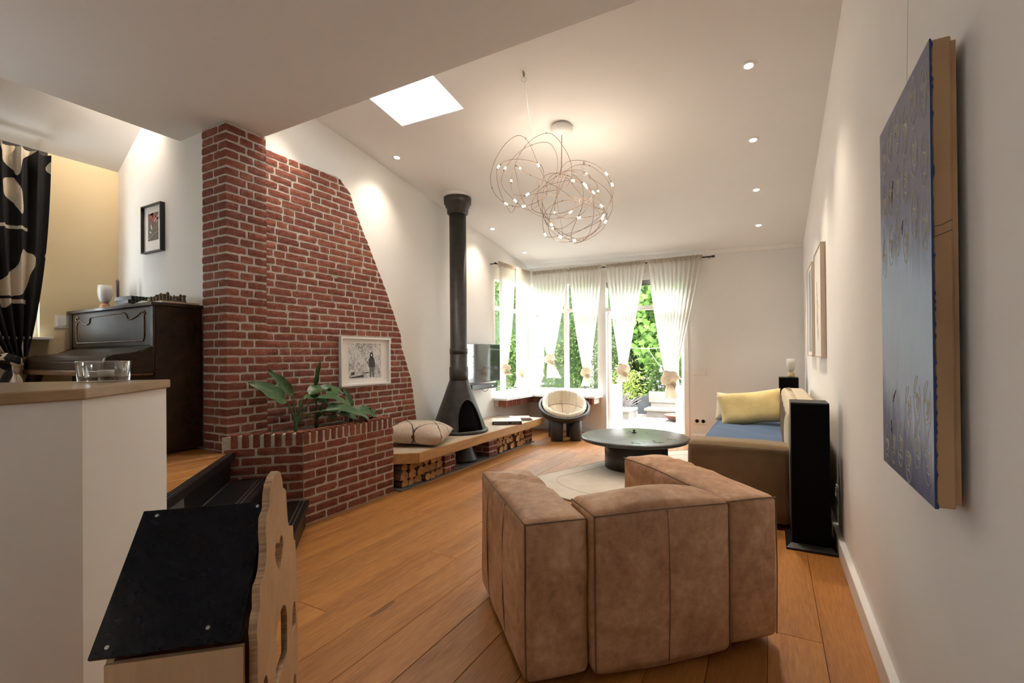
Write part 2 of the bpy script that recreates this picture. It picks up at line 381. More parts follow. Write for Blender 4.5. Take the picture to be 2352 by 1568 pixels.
# floor of wide oak planks, laid along the room
fl = sgrp('floor', 'oiled oak plank floor of the living room', 'floor')
obj('subfloor', bbox(-3.9, .5, -3.4, 7.6, -.12, -.021), 'slab', fl)
PW = .2185
def plank_bm(poly, th=.02):
    cx = sum(p[0] for p in poly) / len(poly); cy = sum(p[1] for p in poly) / len(poly)
    bm = B(); ins = .0016; q = []
    for x, y in poly:
        q.append((x - cx, y - cy))
    def sh(pts, d):
        out = []
        n = len(pts)
        for i in range(n):
            p0, p1, p2 = Vector(pts[i - 1]), Vector(pts[i]), Vector(pts[(i + 1) % n])
            a = (p1 - p0).normalized(); b = (p2 - p1).normalized(); na = Vector((-a.y, a.x)); nb = Vector((-b.y, b.x))
            k = (na + nb); k = k / max(.3, k.dot(na)) ; out.append((p1.x + k.x * d, p1.y + k.y * d))
        return out
    a = sh(q, .0008); t = sh(q, .0028)
    lo = [bm.verts.new((x, y, -th)) for x, y in a]; mi = [bm.verts.new((x, y, -.002)) for x, y in a]; hi = [bm.verts.new((x, y, 0)) for x, y in t]
    n = len(q); bm.faces.new(hi)
    for i in range(n):
        j = (i + 1) % n
        bm.faces.new((lo[i], lo[j], mi[j], mi[i])); bm.faces.new((mi[i], mi[j], hi[j], hi[i]))
    return bm, (cx, cy)
def plank(poly, z, parent):
    bm, c = plank_bm(poly); o = obj('plank', bm, 'plank', parent, loc=(c[0], c[1], z)); return o
x = -1.773 - PW * 9
rnd = random.Random(3)
while x < .4:
    x0, x1 = max(x, XL - .02), min(x + PW, XR); y = -3.2 + rnd.uniform(-.2, 1.6)
    ys = [-3.2]
    while y < YF - .5: ys.append(y); y += rnd.choice((1.5, 1.9, 2.2, 2.2))
    ys.append(YF)
    if x1 - x0 > .02:
        for y0, y1 in zip(ys, ys[1:]):
            if y1 - y0 > .03: plank([(x0, y0), (x1, y0), (x1, y1), (x0, y1)], 0, fl)
    x += PW

# raised floor by the piano and its black steps at 45 degrees
def st(a, t): return (a * .70711 - t * .70711, a * .70711 + t * .70711)
PLZ = .588
pf = sgrp('floor_raised', 'raised oak plank floor in front of the piano', 'floor')
obj('platform_base', prism(B(), [(-5.3, -3.3), (-3.33, -3.3), (-3.33, .50), (-2.63, 1.20), (-3.52, 2.07), (-5.3, 2.07)], 0, PLZ - .021), 'slab', pf)
x = -5.3
while x < -2.66:
    x0, x1 = x, min(x + .19, -2.64)
    def top(v): return min(2.08, -1.435 - v)
    def bot(v): return v + 3.83 if v > -3.33 else -3.3
    ks = [x0] + [k for k in (-3.515, -3.33) if x0 + .004 < k < x1 - .004] + [x1]
    for a, b_ in zip(ks, ks[1:]):
        e = 1e-4; B0, B1 = bot(a + e), bot(b_ - e); T0, T1 = top(a + e), top(b_ - e)
        if T0 - B0 > .03 and T1 - B1 > .005:
            if B0 < -2:
                cut = rnd.uniform(.2, 1.2); plank([(a, B0), (b_, B1), (b_, cut), (a, cut)], PLZ, pf); B0 = B1 = cut
            plank([(a, B0), (b_, B1), (b_, T1), (a, T0)], PLZ, pf)
    x += .19
stp = sgrp('stair', 'two black painted wooden steps up to the raised floor', 'steps')
def slab_st(a0, a1, t0, t1, z0, z1): return prism(B(), [st(a0, t0), st(a1, t0), st(a1, t1), st(a0, t1)], z0, z1)
T1 = 3.935
for a0, a1, t0, z0, z1 in ((-.76, -.475, 2.62, .0, .195), (-1.00, -.755, 2.62, .0, .391)):
    obj('riser', slab_st(a0, a1 - .03, t0, T1, z0, z1 - .03), 'black', stp)
    obj('tread', bevel(slab_st(a0, a1, t0, T1, z1 - .032, z1), .006), 'black', stp)
    for k in (.035, .062): obj('nosing_strip', slab_st(a1 - k - .006, a1 - k, t0, T1, z1 - .001, z1 + .0022), 'steel', stp)
obj('riser', slab_st(-1.03, -1.015, 2.72, T1, .39, PLZ - .03), 'black', stp)
obj('tread', bevel(slab_st(-1.035, -.985, 2.72, T1, PLZ - .05, PLZ + .006), .006), 'black', stp)
for k in (.012, .03): obj('nosing_strip', slab_st(-.985 - k - .004, -.985 - k, 2.72, T1, PLZ + .005, PLZ + .0078), 'steel', stp)

# walls
struct('wall_right', bbox(XR, XR + .2, -3.4, YF, -.1, 4.6), 'wall', 'long white wall hung with the large blue painting', 'wall')
def holes(axis, p0, p1, u0, u1, z0, z1, ops):
    """wall slab between p0 and p1 along its normal, with rectangular openings (u0,u1,z0,z1)"""
    bm = B(); us = sorted({u0, u1, *[o[0] for o in ops], *[o[1] for o in ops]})
    for a, b_ in zip(us, us[1:]):
        zs = sorted([(o[2], o[3]) for o in ops if o[0] <= a + 1e-6 and o[1] >= b_ - 1e-6]); z = z0
        for s, e in zs + [(z1, z1)]:
            if s - z > 1e-5:
                if axis == 'y': box(bm, a, b_, p0, p1, z, s)
                else: box(bm, p0, p1, a, b_, z, s)
            z = e
    bmesh.ops.remove_doubles(bm, verts=bm.verts, dist=1e-5)
    return bm
WZ0, WZ1 = .66, 2.54
FWX0, FWX1, DX0, DX1 = -3.72, -2.44, -2.38, -1.11
struct('wall_far', holes('y', YF, YF + .2, XL - .02, XR + .2, -.1, 3.4, [(FWX0, FWX1, WZ0, WZ1), (DX0, DX1, -.1, WZ1)]), 'wall', 'white far wall with the garden doors', 'wall')
LWY0, LWY1 = 6.33, 7.44
struct('wall_left', holes('x', XL - .2, XL, 2.25, YF + .2, -.1, 4.2, [(LWY0, LWY1, WZ0, WZ1)]), 'wall', 'white wall behind the black stove', 'wall')
struct('wall_alcove', bbox(-5.5, XL - .0, 2.10, 2.25, .0, 4.5), 'wall', 'white alcove wall above the piano', 'wall')
AWY0, AWY1, AWZ0, AWZ1 = .35, 1.56, 1.475, 2.72
struct('wall_alcove_side', holes('x', -5.5, -5.30, -3.4, 2.12, .0, 4.5, [(AWY0, AWY1, AWZ0, AWZ1)]), 'yellow', 'pale yellow alcove wall beside the patterned curtain', 'wall')
struct('wall_back', holes('y', -3.6, -3.4, -5.5, XR + .2, -.1, 4.5, [(-1.5, -.8, 1.2, 2.1), (-4.9, -4.2, 1.6, 2.5)]), 'wall', 'white wall behind the viewer with added fill-light windows', 'wall')  # both openings are added so that sky light fills the near half
# ceilings
def ceil_slab(xs, ys, skip, zf, th=.22):
    bm = B()
    for i in range(len(xs) - 1):
        for j in range(len(ys) - 1):
            if (i, j) in skip: continue
            v = [bm.verts.new((x, y, zf(x, y) + d)) for d in (0, th) for x, y in ((xs[i], ys[j]), (xs[i + 1], ys[j]), (xs[i + 1], ys[j + 1]), (xs[i], ys[j + 1]))]
            for f in ((3, 2, 1, 0), (4, 5, 6, 7), (0, 1, 5, 4), (1, 2, 6, 5), (2, 3, 7, 6), (3, 0, 4, 7)): bm.faces.new([v[k] for k in f])
    bmesh.ops.remove_doubles(bm, verts=bm.verts, dist=1e-5)
    return bm
SX0, SX1, SY0, SY1 = -3.06, -2.345, 2.62, 3.455
struct('ceiling', ceil_slab([XL - .1, SX0, SX1, XR + .1], [2.30, SY0, SY1, YF + .1], {(1, 1)}, zc), 'ceil', 'sloping white living room ceiling with downlights', 'ceiling')
struct('ceiling_soffit', bbox(-4.235, XR + .05, -3.45, 2.39, SOF, SOF + .25), 'ceil', 'flat lowered ceiling over the near half of the room', 'ceiling')
struct('trim_soffit_face', bbox(-4.235, XR + .05, 2.27, 2.388, SOF + .20, 3.95), 'ceil', 'upright face closing the lowered ceiling', 'ceiling edge')
def za(x, y): return 3.019 + .716 * (x + 5.3)
struct('ceiling_alcove', ceil_slab([-5.45, -4.12], [-3.45, 2.2], set(), za, .15), 'ceil', 'steep white ceiling slope over the piano', 'ceiling')
struct('trim_soffit_side', bbox(-4.235, -4.12, -3.45, 2.2, SOF + .2, 4.1), 'ceil', 'side of the lowered ceiling above the piano', 'ceiling edge')
# cornice and baseboards
bm = B()
v = [bm.verts.new(p) for x in (XL, XR) for p in ((x, YF - .055, zc(x, YF) - .002 + .008), (x, YF, zc(x, YF) + .0), (x, YF, zc(x, YF) - .05), (x, YF - .02, zc(x, YF) - .045))]
for f in ((0, 1, 2, 3), (7, 6, 5, 4), (0, 4, 5, 1), (1, 5, 6, 2), (2, 6, 7, 3), (3, 7, 4, 0)): bm.faces.new([v[k] for k in f])
struct('trim_1', bm, 'trim', 'white cornice along the far ceiling edge', 'cornice')
struct('baseboard_right', bb(XR - .033, XR, -3.35, YF, 0, .105, .004), 'trim', 'white baseboard under the blue painting wall', 'baseboard')
struct('baseboard_far', bb(-1.11 + .06, XR - .034, YF - .02, YF, 0, .09, .003), 'trim', 'white baseboard between garden door and sofa', 'baseboard')
struct('baseboard_window', bb(XL, -2.46, YF - .02, YF, 0, .09, .003), 'trim', 'white baseboard under the garden window', 'baseboard')

# windows and garden doors
def frame_bars(bm, axis, p0, p1, bars):
    for u0, u1, z0, z1 in bars:
        if axis == 'y': box(bm, u0, u1, p0, p1, z0, z1)
        else: box(bm, p0, p1, u0, u1, z0, z1)
    return bm
def window(name, label, axis, pc, u0, u1, z0, z1, us, zs, w=.055, vis=True):
    t = sgrp(name, label, 'window'); e = w
    bars = [(u0, u0 + e, z0, z1), (u1 - e, u1, z0, z1), (u0 + e, u1 - e, z0, z0 + e), (u0 + e, u1 - e, z1 - e, z1)]
    obj('frame', frame_bars(B(), axis, pc - .045, pc + .045, bars), 'trim', t)
    U = [u0 + e] + us + [u1 - e]; Z = [z0 + e] + zs + [z1 - e]; h = .035
    for u in us: obj('mullion', frame_bars(B(), axis, pc - .035, pc + .035, [(u - h, u + h, z0 + e, z1 - e)]), 'trim', t)
    for z in zs:
        for a, b_ in zip(U, U[1:]):
            a2 = a + (h if a in us else 0); b2 = b_ - (h if b_ in us else 0)
            obj('transom', frame_bars(B(), axis, pc - .033, pc + .033, [(a2, b2, z - .03, z + .03)]), 'trim', t)
    for a, b_ in zip(U, U[1:]):
        for c, d in zip(Z, Z[1:]):
            obj('pane', frame_bars(B(), axis, pc + .004, pc + .010, [(a, b_, c, d)]), 'pane', t)
    return t
window('window_1', 'white garden window behind the round chair', 'y', YF + .05, FWX0, FWX1, WZ0, WZ1, [-3.06], [2.04])
window('window_2', 'white side window beside the wall television', 'x', XL - .05, LWY0, LWY1, WZ0, WZ1, [6.70], [2.04])
window('window_4', 'narrow alcove window behind the patterned curtain', 'x', -5.40, AWY0, AWY1, AWZ0, AWZ1, [], [])
window('window_fill_1', 'added unseen window behind the viewer for fill light', 'y', -3.5, -1.5, -.8, 1.2, 2.1, [], [])  # unseen opening, added to let sky light in from behind the camera
window('window_fill_2', 'small added unseen window behind the viewer for fill light', 'y', -3.5, -4.9, -4.2, 1.6, 2.5, [], [])  # second added opening out of view, sky fill for the alcove side
sk = sgrp('window_3', 'square skylight in the sloping ceiling', 'skylight')
def shaft(bm, x0, x1, y0, y1, dz0, zt, th):
    for a, b_, c, d in ((x0 - th, x0, y0 - th, y1 + th), (x1, x1 + th, y0 - th, y1 + th), (x0, x1, y0 - th, y0), (x0, x1, y1, y1 + th)):
        lo = min(zc(a, c), zc(b_, d)) ; v = []
        for zz in (0, 1):
            for x, y in ((a, c), (b_, c), (b_, d), (a, d)): v.append(bm.verts.new((x, y, zt if zz else zc(x, y) + dz0)))
        for f in ((3, 2, 1, 0), (4, 5, 6, 7), (0, 1, 5, 4), (1, 2, 6, 5), (2, 3, 7, 6), (3, 0, 4, 7)): bm.faces.new([v[k] for k in f])
    return bm
obj('shaft', shaft(B(), SX0 + .004, SX1 - .004, SY0 + .004, SY1 - .004, .003, 4.02, .06), 'ceil', sk)
obj('sash', frame_bars(B(), 'z', 0, 0, []) if False else (lambda bm: ([box(bm, *q) for q in ((SX0, SX0 + .06, SY0, SY1, 3.90, 3.96), (SX1 - .06, SX1, SY0, SY1, 3.90, 3.96), (SX0 + .06, SX1 - .06, SY0, SY0 + .06, 3.90, 3.96), (SX0 + .06, SX1 - .06, SY1 - .06, SY1, 3.90, 3.96))], bm)[1])(B()), 'trim', sk)
obj('pane', bbox(SX0 + .05, SX1 - .05, SY0 + .05, SY1 - .05, 3.925, 3.931), 'pane', sk)

dr = sgrp('door_1', 'white frame around the open garden doors', 'door frame')
yd = YF + .06
obj('frame', frame_bars(B(), 'y', YF - .01, yd + .06, [(DX0 - .06, DX0 + .03, 0, WZ1 + .02), (DX1 - .03, DX1 + .03, 0, WZ1 + .02), (DX0 + .03, DX1 - .03, 2.46, WZ1 + .02)]), 'trim', dr)
obj('transom', frame_bars(B(), 'y', YF, yd + .05, [(DX0 + .03, DX1 - .03, 1.985, 2.05)]), 'trim', dr)
obj('threshold', frame_bars(B(), 'y', YF - .0, yd + .10, [(DX0 + .03, DX1 - .03, 0, .085)]), 'trim', dr)
obj('pane', bbox(DX0 + .03, DX1 - .03, yd, yd + .006, 2.05, 2.375), 'pane', dr)
for k in range(6): obj('vent_slat', bbox(DX0 + .04, DX1 - .04, yd - .02, yd + .01, 2.385 + k * .013, 2.392 + k * .013), 'steel', dr, rot=(0, 0, 0))
obj('vent_backing', bbox(DX0 + .03, DX1 - .03, yd + .015, yd + .02, 2.375, 2.46), 'darkhole', dr)
def leaf(n, label, hx, ang, sgn):
    t = tag(obj(n, (lambda bm: ([box(bm, *q) for q in ((0, .07, -.02, .02, .09, 1.975), (.50, .57, -.02, .02, .09, 1.975), (.07, .50, -.02, .02, .09, .18), (.07, .50, -.02, .02, 1.89, 1.975), (.07, .50, -.02, .02, .70, .78))], bm)[1])(B()), 'trim', loc=(hx, yd + .02, 0), rot=(0, 0, ang)), label, 'door', None, 'structure')
    obj('door_panel', bbox(.07, .50, -.008, .008, .18, .70), 'trim', t); obj('pane', bbox(.07, .50, -.003, .003, .78, 1.89), 'pane', t)
    h = tube(B(), [(.535, .02 * 1, 1.05), (.535, .06, 1.05), (.43, .06, 1.05)], .009, 8); obj('door_handle', h, 'steel', t, True)
    return t
leaf('door_2', 'open garden door leaf on the window side', DX0 + .05, math.radians(86), 1)
leaf('door_3', 'open garden door leaf next to the light switch', DX1 - .05, math.radians(110), -1)

# window sill shelf with brick bracket course
sl = sgrp('sill_shelf', 'white corner window shelf with brick edge', 'window sill')
SZ = .628
obj('board', bevel(prism(B(), [(XL, 6.28), (-3.52, 6.28), (-3.50, 7.14), (-2.43, 7.14), (-2.40, 7.5), (XL, 7.5)], SZ - .032, SZ), .004), 'trim', sl)
hb = bevel(bbox(-.023, .023, -.055, .055, -.05, .05), .004, 1)
me = bpy.data.meshes.new('brick'); hb.to_mesh(me); hb.free(); me.materials.append(M['brick'])
y = 6.34
while y < 7.22:
    inst('brick', me, sl, Matrix.Translation((-3.63, y, SZ - .084)) @ Matrix.Rotation(PI / 2, 4, 'Z') @ Matrix.Scale(1.3, 4, (0, 1, 0))); y += .062
x = -3.56
while x < -2.48:
    inst('brick', me, sl, Matrix.Translation((x, 7.26, SZ - .084)) @ Matrix.Scale(1.3, 4, (0, 1, 0))); x += .062
obj('mortar', bbox(XL, -3.575, 6.32, 7.33, SZ - .128, SZ - .033), 'mortar', sl)
obj('mortar', bbox(-3.574, -2.46, 7.205, 7.5, SZ - .128, SZ - .033), 'mortar', sl)

# half-height parapet with wooden top on the near left
ct = sgrp('wall_parapet', 'white half-height parapet wall with honey wood top', 'parapet')
CP = [(-2.172, -3.35), (-2.172, .752), (-2.612, 1.228), (-3.30, .54), (-3.30, -3.35)]
obj('parapet_body', prism(B(), CP[::-1], 0, 1.15), 'wall', ct)
TP = [(-2.160, -3.35), (-2.160, .757), (-2.612, 1.248), (-3.318, .55), (-3.318, -3.35)]
obj('counter_top', bevel(prism(B(), TP[::-1], 1.150, 1.191), .006, 3), 'counter_top', ct)
# ------------------------------------------------------------------ brickwork
CH, BH, JT = .0648, .0530, .0125
_bc = {}
def brick_mesh(L, H, D, var, dl=0.0):
    """rough brick, x 0..L, y -D..0 (front at 0), z centred; dl cuts the far end on a slope"""
    key = (round(L, 3), round(H, 3), round(D, 3), var, round(dl, 3))
    if key in _bc: return _bc[key]
    bm = B(); nx = 5 if L > .14 else 3; ny, nz = 2, 2; vm = {}
    r = random.Random(var * 77 + int(L * 1000))
    off = Vector((r.uniform(0, 50), r.uniform(0, 50), r.uniform(0, 50)))
    def V(i, j, k):
        if (i, j, k) in vm: return vm[(i, j, k)]
        tz = k / nz - .5; p = Vector((i / nx * (L + dl * tz * 2), -D + D * j / ny, tz * H))
        e = (i in (0, nx)) + (j in (0, ny)) + (k in (0, nz))
        c = Vector((L / 2, -D / 2, 0)); q = p.copy()
        if e > 1:
            for a in range(3):
                if (i in (0, nx), j in (0, ny), k in (0, nz))[a]: q[a] += (.0022 if e == 2 else .0035) * (1 if c[a] > p[a] else -1)
        q += noise.noise_vector(p * 34 + off) * .0042
        vm[(i, j, k)] = bm.verts.new(q); return vm[(i, j, k)]
    def F(a, b, c, d): bm.faces.new((V(*a), V(*b), V(*c), V(*d)))
    for i in range(nx):
        for k in range(nz):
            F((i, ny, k), (i + 1, ny, k), (i + 1, ny, k + 1), (i, ny, k + 1)); F((i, 0, k), (i, 0, k + 1), (i + 1, 0, k + 1), (i + 1, 0, k))
        for j in range(ny):
            F((i, j, nz), (i, j + 1, nz), (i + 1, j + 1, nz), (i + 1, j, nz)); F((i, j, 0), (i + 1, j, 0), (i + 1, j + 1, 0), (i, j + 1, 0))
    for j in range(ny):
        for k in range(nz):
            F((0, j, k), (0, j + 1, k), (0, j + 1, k + 1), (0, j, k + 1)); F((nx, j, k), (nx, j, k + 1), (nx, j + 1, k + 1), (nx, j + 1, k))
    bmesh.ops.recalc_face_normals(bm, faces=bm.faces)
    me = bpy.data.meshes.new('brick'); bm.to_mesh(me); bm.free(); me.materials.append(M['brick']); _bc[key] = me; return me
rb = random.Random(11)
def lay(parent, o, u, n, s, L, z, H=BH, D=.05, dl=0.0, out=0.0):
    """one brick at distance s along direction u from o, its front facing n"""
    u = Vector((u[0], u[1], 0)).normalized(); n = Vector((n[0], n[1], 0)).normalized()
    me = brick_mesh(L, H, D, rb.randrange(5), dl)
    p = Vector((o[0], o[1], 0)) + u * s + n * (out + rb.uniform(-.0015, .003)); p.z = z
    m = Matrix(((u.x, n.x, 0, p.x), (u.y, n.y, 0, p.y), (0, 0, 1, p.z), (0, 0, 0, 1)))
    return inst('brick', me, parent, m)

# chimney column
colm = thing('chimney_column', 'square red brick chimney column rising to the lowered ceiling', 'chimney', (-3.7, 2.23, PLZ))
OX, OY, OZ = -3.7, 2.23, PLZ
CX0, CX1, CY0, CY1 = -3.868 - OX, -3.55 - OX, 2.07 - OY, 2.40 - OY
obj('mortar', bbox(CX0 + .004, CX1 - .006, CY0 + .006, CY1 - .004, 0, SOF - OZ - .005), 'mortar', colm)
n = int((SOF - OZ) / CH); z = .034
for i in range(n):
    if i % 2:   # corner brick lies along the front face
        lay(colm, (CX1, CY0), (0, 1), (1, 0), .0, .157, z, D=.10); lay(colm, (CX1, CY0), (0, 1), (1, 0), .171, .157, z)
        lay(colm, (CX1 - .113, CY0), (-1, 0), (0, -1), 0, .203, z)
    else:
        lay(colm, (CX1, CY0), (-1, 0), (0, -1), 0, .160, z, D=.10); lay(colm, (CX1 - .174, CY0), (-1, 0), (0, -1), 0, .142, z)
        lay(colm, (CX1, CY0), (0, 1), (1, 0), .113, .102, z); lay(colm, (CX1, CY0), (0, 1), (1, 0), .228, .100, z)
    z += CH

# slanted brick chimney breast in wild bond
brs = thing('chimney_breast', 'slanting red brick chimney breast behind the planter', 'chimney', (-3.72, 2.42, 0))
EDGE = [(.30, 4.45), (.52, 4.42), (1.02, 4.33), (1.38, 4.175), (1.53, 4.155), (1.77, 4.04), (2.05, 3.908), (2.44, 3.685), (2.80, 3.484), (2.95, 3.42), (3.00, 3.36), (3.06, 3.27)]
def yedge(z):
    for (z0, y0), (z1, y1) in zip(EDGE, EDGE[1:]):
        if z <= z1: return lin(y0, y1, max(0, (z - z0) / (z1 - z0)))
    return EDGE[-1][1]
bm = B(); pl = [(2.42, .0), (4.45, .0)] + [(y - .005, z) for z, y in EDGE] + [(2.42, 3.04)]
prism(bm, [(y - 2.42, z) for y, z in pl], -.058, -.005, 'x'); obj('mortar', bm, 'mortar', brs)
z = 3.05 - BH / 2
while z > .36:
    lim = yedge(z); s = 2.42 - rb.uniform(.0, .16); first = True; last_h = False
    while s < lim - .03:
        h = rb.random() < (.30 if not last_h else .06); L = .100 if h else .206; last_h = h; e = s + L; st0 = max(s, 2.42)
        dl = 0
        if e > lim - .045:
            e = lim; dl = (yedge(z + BH / 2) - yedge(z - BH / 2)) / 2; dl = max(-.03, min(.0, dl))
        if e - st0 > .028 and not (z < .60 and e < 3.42):
            lay(brs, (0, 0), (0, 1), (1, 0), st0 - 2.42, e - st0, z, dl=dl)
        s = s + L + JT
    z -= CH

# planter
pln = thing('planter', 'red brick planter with an upright brick rim beside the steps', 'planter', (-3.15, 2.42, 0))
def P(x, y): return (x + 3.15, y - 2.42)
D7 = .70711
ca, cb = P(-3.15, 2.42), P(-3.545, 2.025)
fr = .005
obj('mortar', prism(B(), [(-fr, .0), (-fr, .985), (-.10, .985), (-.10, .04)], 0, .705), 'mortar', pln)
obj('mortar', prism(B(), [(-fr, .004), (-.10, .04), (-.40, -.26), (-.392, -.392), (-.389 - .0, -.389 + .006), (-fr - .002, .0)], 0, .705), 'mortar', pln)
obj('mortar', bbox(-.565, -.101, .90, .98, 0, .705), 'mortar', pln)
obj('soil', prism(B(), [(-.101, .055), (-.101, .899), (-.565, .899), (-.565, -.01), (-.41, -.01), (-.40, -.24)], .0, .655), 'soil', pln)
z = .034; i = 0
while z < .60:
    L = .206; s = 0.0 if i % 2 == 0 else -.103
    while s < .985:
        a, e = max(s, 0.0), min(s + L, .985)
        if rb.random() < .2 and 0 < s < .7: e = a + .1
        if e - a > .03: lay(pln, ca, (0, 1), (1, 0), a, e - a, z, H=.0562)
        s = e + JT
    s = .004 if i % 2 else -.1
    while s < .545:
        a, e = max(s, .004), min(s + L, .552)
        if e - a > .03: lay(pln, ca, (-D7, -D7), (D7, -D7), a, e - a, z, H=.0562)
        s = s + L + JT
    lay(pln, (0, .985), (-1, 0), (0, 1), .11 if i % 2 else .0, .206, z); lay(pln, (0, .985), (-1, 0), (0, 1), .33 if i % 2 else .22, .2, z)
    z += .0688; i += 1
zr = .668
s = .002
while s < .94: lay(pln, ca, (0, 1), (1, 0), s, .050, zr, H=.103, D=.10); s += .0655
s = .004
while s < .50: lay(pln, ca, (-D7, -D7), (D7, -D7), s, .052, zr, H=.103, D=.10); s += .074
s = .115
while s < .52: lay(pln, (0, .985), (-1, 0), (0, 1), s, .050, zr, H=.103, D=.09); s += .0655

# hearth bench: tiled slab on brick piers, oak edge
hr = thing('hearth_bench', 'long raised tiled hearth with an oak edge on brick piers', 'hearth', (-3.0, 3.6, 0))
HZ = .35
def H(x, y): return (x + 3.0, y - 3.6)
hp = [H(-3.03, 3.615), H(-3.03, 6.44), H(-3.77, 6.44), H(-3.77, 4.47), H(-3.655, 4.47), H(-3.655, 3.41), H(-3.20, 3.455)]
obj('slab', prism(B(), hp, .262, HZ - .019), 'slab', hr)
tl = [(0, .3), (.3, .6), (.6, .74)]
yy = 3.42
xs = [-3.033, -3.30, -3.58, -3.77]
for j in range(11):
    y0, y1 = 3.44 + j * .2733, 3.44 + (j + 1) * .2733
    for i in range(3):
        a, b_ = xs[i], xs[i + 1]
        if y0 < 4.46 and b_ < -3.66: b_ = -3.655 if a > -3.655 else None
        if b_ is None: continue
        poly = [(a, y0), (a, y1), (b_, y1), (b_, y0)]
        if j == 0 and i == 0: poly = [(-3.033, 3.612), (-3.033, y1), (b_, y1), (b_, 3.44), (-3.20, 3.458)]
        bm, c = plank_bm([H(*p) for p in poly][::-1] if False else [H(*p) for p in poly], .018)
        obj('tile', bm, 'tile', hr, loc=(c[0], c[1], HZ))
obj('edge_board', bevel(prism(B(), [H(-3.0, 3.595), H(-3.0, 6.442), H(-3.03, 6.442), H(-3.03, 3.610)], .252, HZ + .003), .003), 'oak_edge', hr)
obj('edge_board', bevel(prism(B(), [H(-3.002, 3.592), H(-3.032, 3.610), H(-3.225, 3.458), H(-3.20, 3.440)], .252, HZ + .003), .003), 'oak_edge', hr)
obj('base_slab', bbox(*[H(-3.72, 0)[0], H(-3.10, 0)[0]], 3.45 - 3.6, 6.34 - 3.6, 0, .012), 'slab', hr)
for y0 in (4.165, 5.09, 6.10):
    z = .012 + .026; k = 0
    obj('mortar', bbox(-.395, -.125, y0 - 3.6 + .008, y0 - 3.6 + .20, .012, .262), 'mortar', hr)
    while z < .26:
        H_ = min(BH, (.262 - z) * 2)
        if k % 2: lay(hr, (-.118, y0 - 3.6), (0, 1), (1, 0), 0, .208, z, D=.10); lay(hr, (-.118 - .113, y0 - 3.6), (-1, 0), (0, -1), 0, .16, z)
        else:
            lay(hr, (-.118, y0 - 3.6), (-1, 0), (0, -1), 0, .206, z, D=.10); lay(hr, (-.118, y0 - 3.6), (0, 1), (1, 0), .113, .096, z); lay(hr, (-.118 - .22, y0 - 3.6), (-1, 0), (0, -1), 0, .05, z)
        z += CH; k += 1

# split firewood
def log_mesh(poly, L):
    bm = B(); n = len(poly)
    a = [bm.verts.new((0, y, z)) for y, z in poly]; b_ = [bm.verts.new((-L, y * .95, z * .95)) for y, z in poly]
    f = bm.faces.new(a); f.material_index = 1; g = bm.faces.new(b_[::-1]); g.material_index = 1
    for i in range(n): bm.faces.new((a[i], b_[i], b_[(i + 1) % n], a[(i + 1) % n]))
    bmesh.ops.recalc_face_normals(bm, faces=bm.faces); return bm
rl = random.Random(21)
def logs(y0, y1, zmax, label, group):
    z = .014; row = 0
    while z < zmax - .03:
        h = rl.uniform(.072, .09); h = min(h, zmax - z); y = y0 + (0 if row % 2 == 0 else -.03) + rl.uniform(0, .01)
        while y < y1 - .03:
            w = rl.uniform(.075, .125); w = min(w, y1 - y + .004); yc, zcn = y + w / 2, z + h / 2
            kind = rl.random()
            if kind < .35:
                poly = [(math.cos(t) * w / 2 * rl.uniform(.9, 1), math.sin(t) * h / 2 * rl.uniform(.9, 1)) for t in [k * PI / 5 for k in range(10)]]
            else:
                f = rl.choice((1, -1)); base = [(-.5, -.5), (-.1, -.52), (.5, -.42), (.46, .1), (.15, .5), (-.2, .46), (-.46, .12)]
                poly = [(a * w * .98 * f + rl.uniform(-.004, .004), b_ * h * .98 * (1 if rl.random() < 2 else -1) + rl.uniform(-.004, .004)) for a, b_ in base]
                if f < 0: poly = poly[::-1]
            L = rl.uniform(.26, .34); o = obj('fire_log', log_mesh(poly, L), 'log_bark', loc=(-3.10 - rl.uniform(.0, .05), yc, zcn + .002)); o.data.materials.append(M['log_cut'])
            tag(o, label, 'firewood', group)
            y += w + .001
        z += h * .99; row += 1
logs(3.50, 4.15, .248, 'split firewood log in the stack nearest the brick planter', 'firewood stacked beside the planter')
logs(5.315, 6.09, .248, 'split firewood log in the stack nearest the round chair', 'firewood stacked below the books')

# ------------------------------------------------------------------ stove
stv = thing('stove', 'charcoal cone-shaped wood stove with tall flue pipe', 'stove', (-3.42, 4.87, HZ))
bm = B(); NT, NZ = 120, 46; z0, z1, r0, r1 = .035, .635, .335, .118
AZ = math.radians(-27); HW = math.radians(30); AH = .37
def crad(z): t = (z - z0) / (z1 - z0); return lin(r0, r1, t)
def inside(th, z):
    d = abs((th - AZ + PI) % (2 * PI) - PI)
    if z > z0 + AH: return False
    q = (z - z0) / AH; w = HW * math.sqrt(max(0, 1 - q ** 2.6)) * (1 + .25 * q)
    return d < w
V = [[bm.verts.new((crad(lin(z0, z1, j / NZ)) * math.cos(2 * PI * i / NT), crad(lin(z0, z1, j / NZ)) * math.sin(2 * PI * i / NT), lin(z0, z1, j / NZ))) for i in range(NT)] for j in range(NZ + 1)]
for j in range(NZ):
    for i in range(NT):
        if not inside(2 * PI * (i + .5) / NT, lin(z0, z1, (j + .5) / NZ)): bm.faces.new((V[j][i], V[j][(i + 1) % NT], V[j + 1][(i + 1) % NT], V[j + 1][i]))
obj('hood', bm, 'stove', stv, True)
pts = []
for k in range(41):
    q = 1 - abs(k - 20) / 20; q = math.sin(q * PI / 2); z = z0 + AH * q; w = HW * math.sqrt(max(0, 1 - q ** 2.6)) * (1 + .25 * q); th = AZ + (w if k > 20 else -w)
    pts.append(((crad(z) + .001) * math.cos(th), (crad(z) + .001) * math.sin(th), z))
obj('opening_rim', tube(B(), pts, .008, 8), 'stove', stv, True)
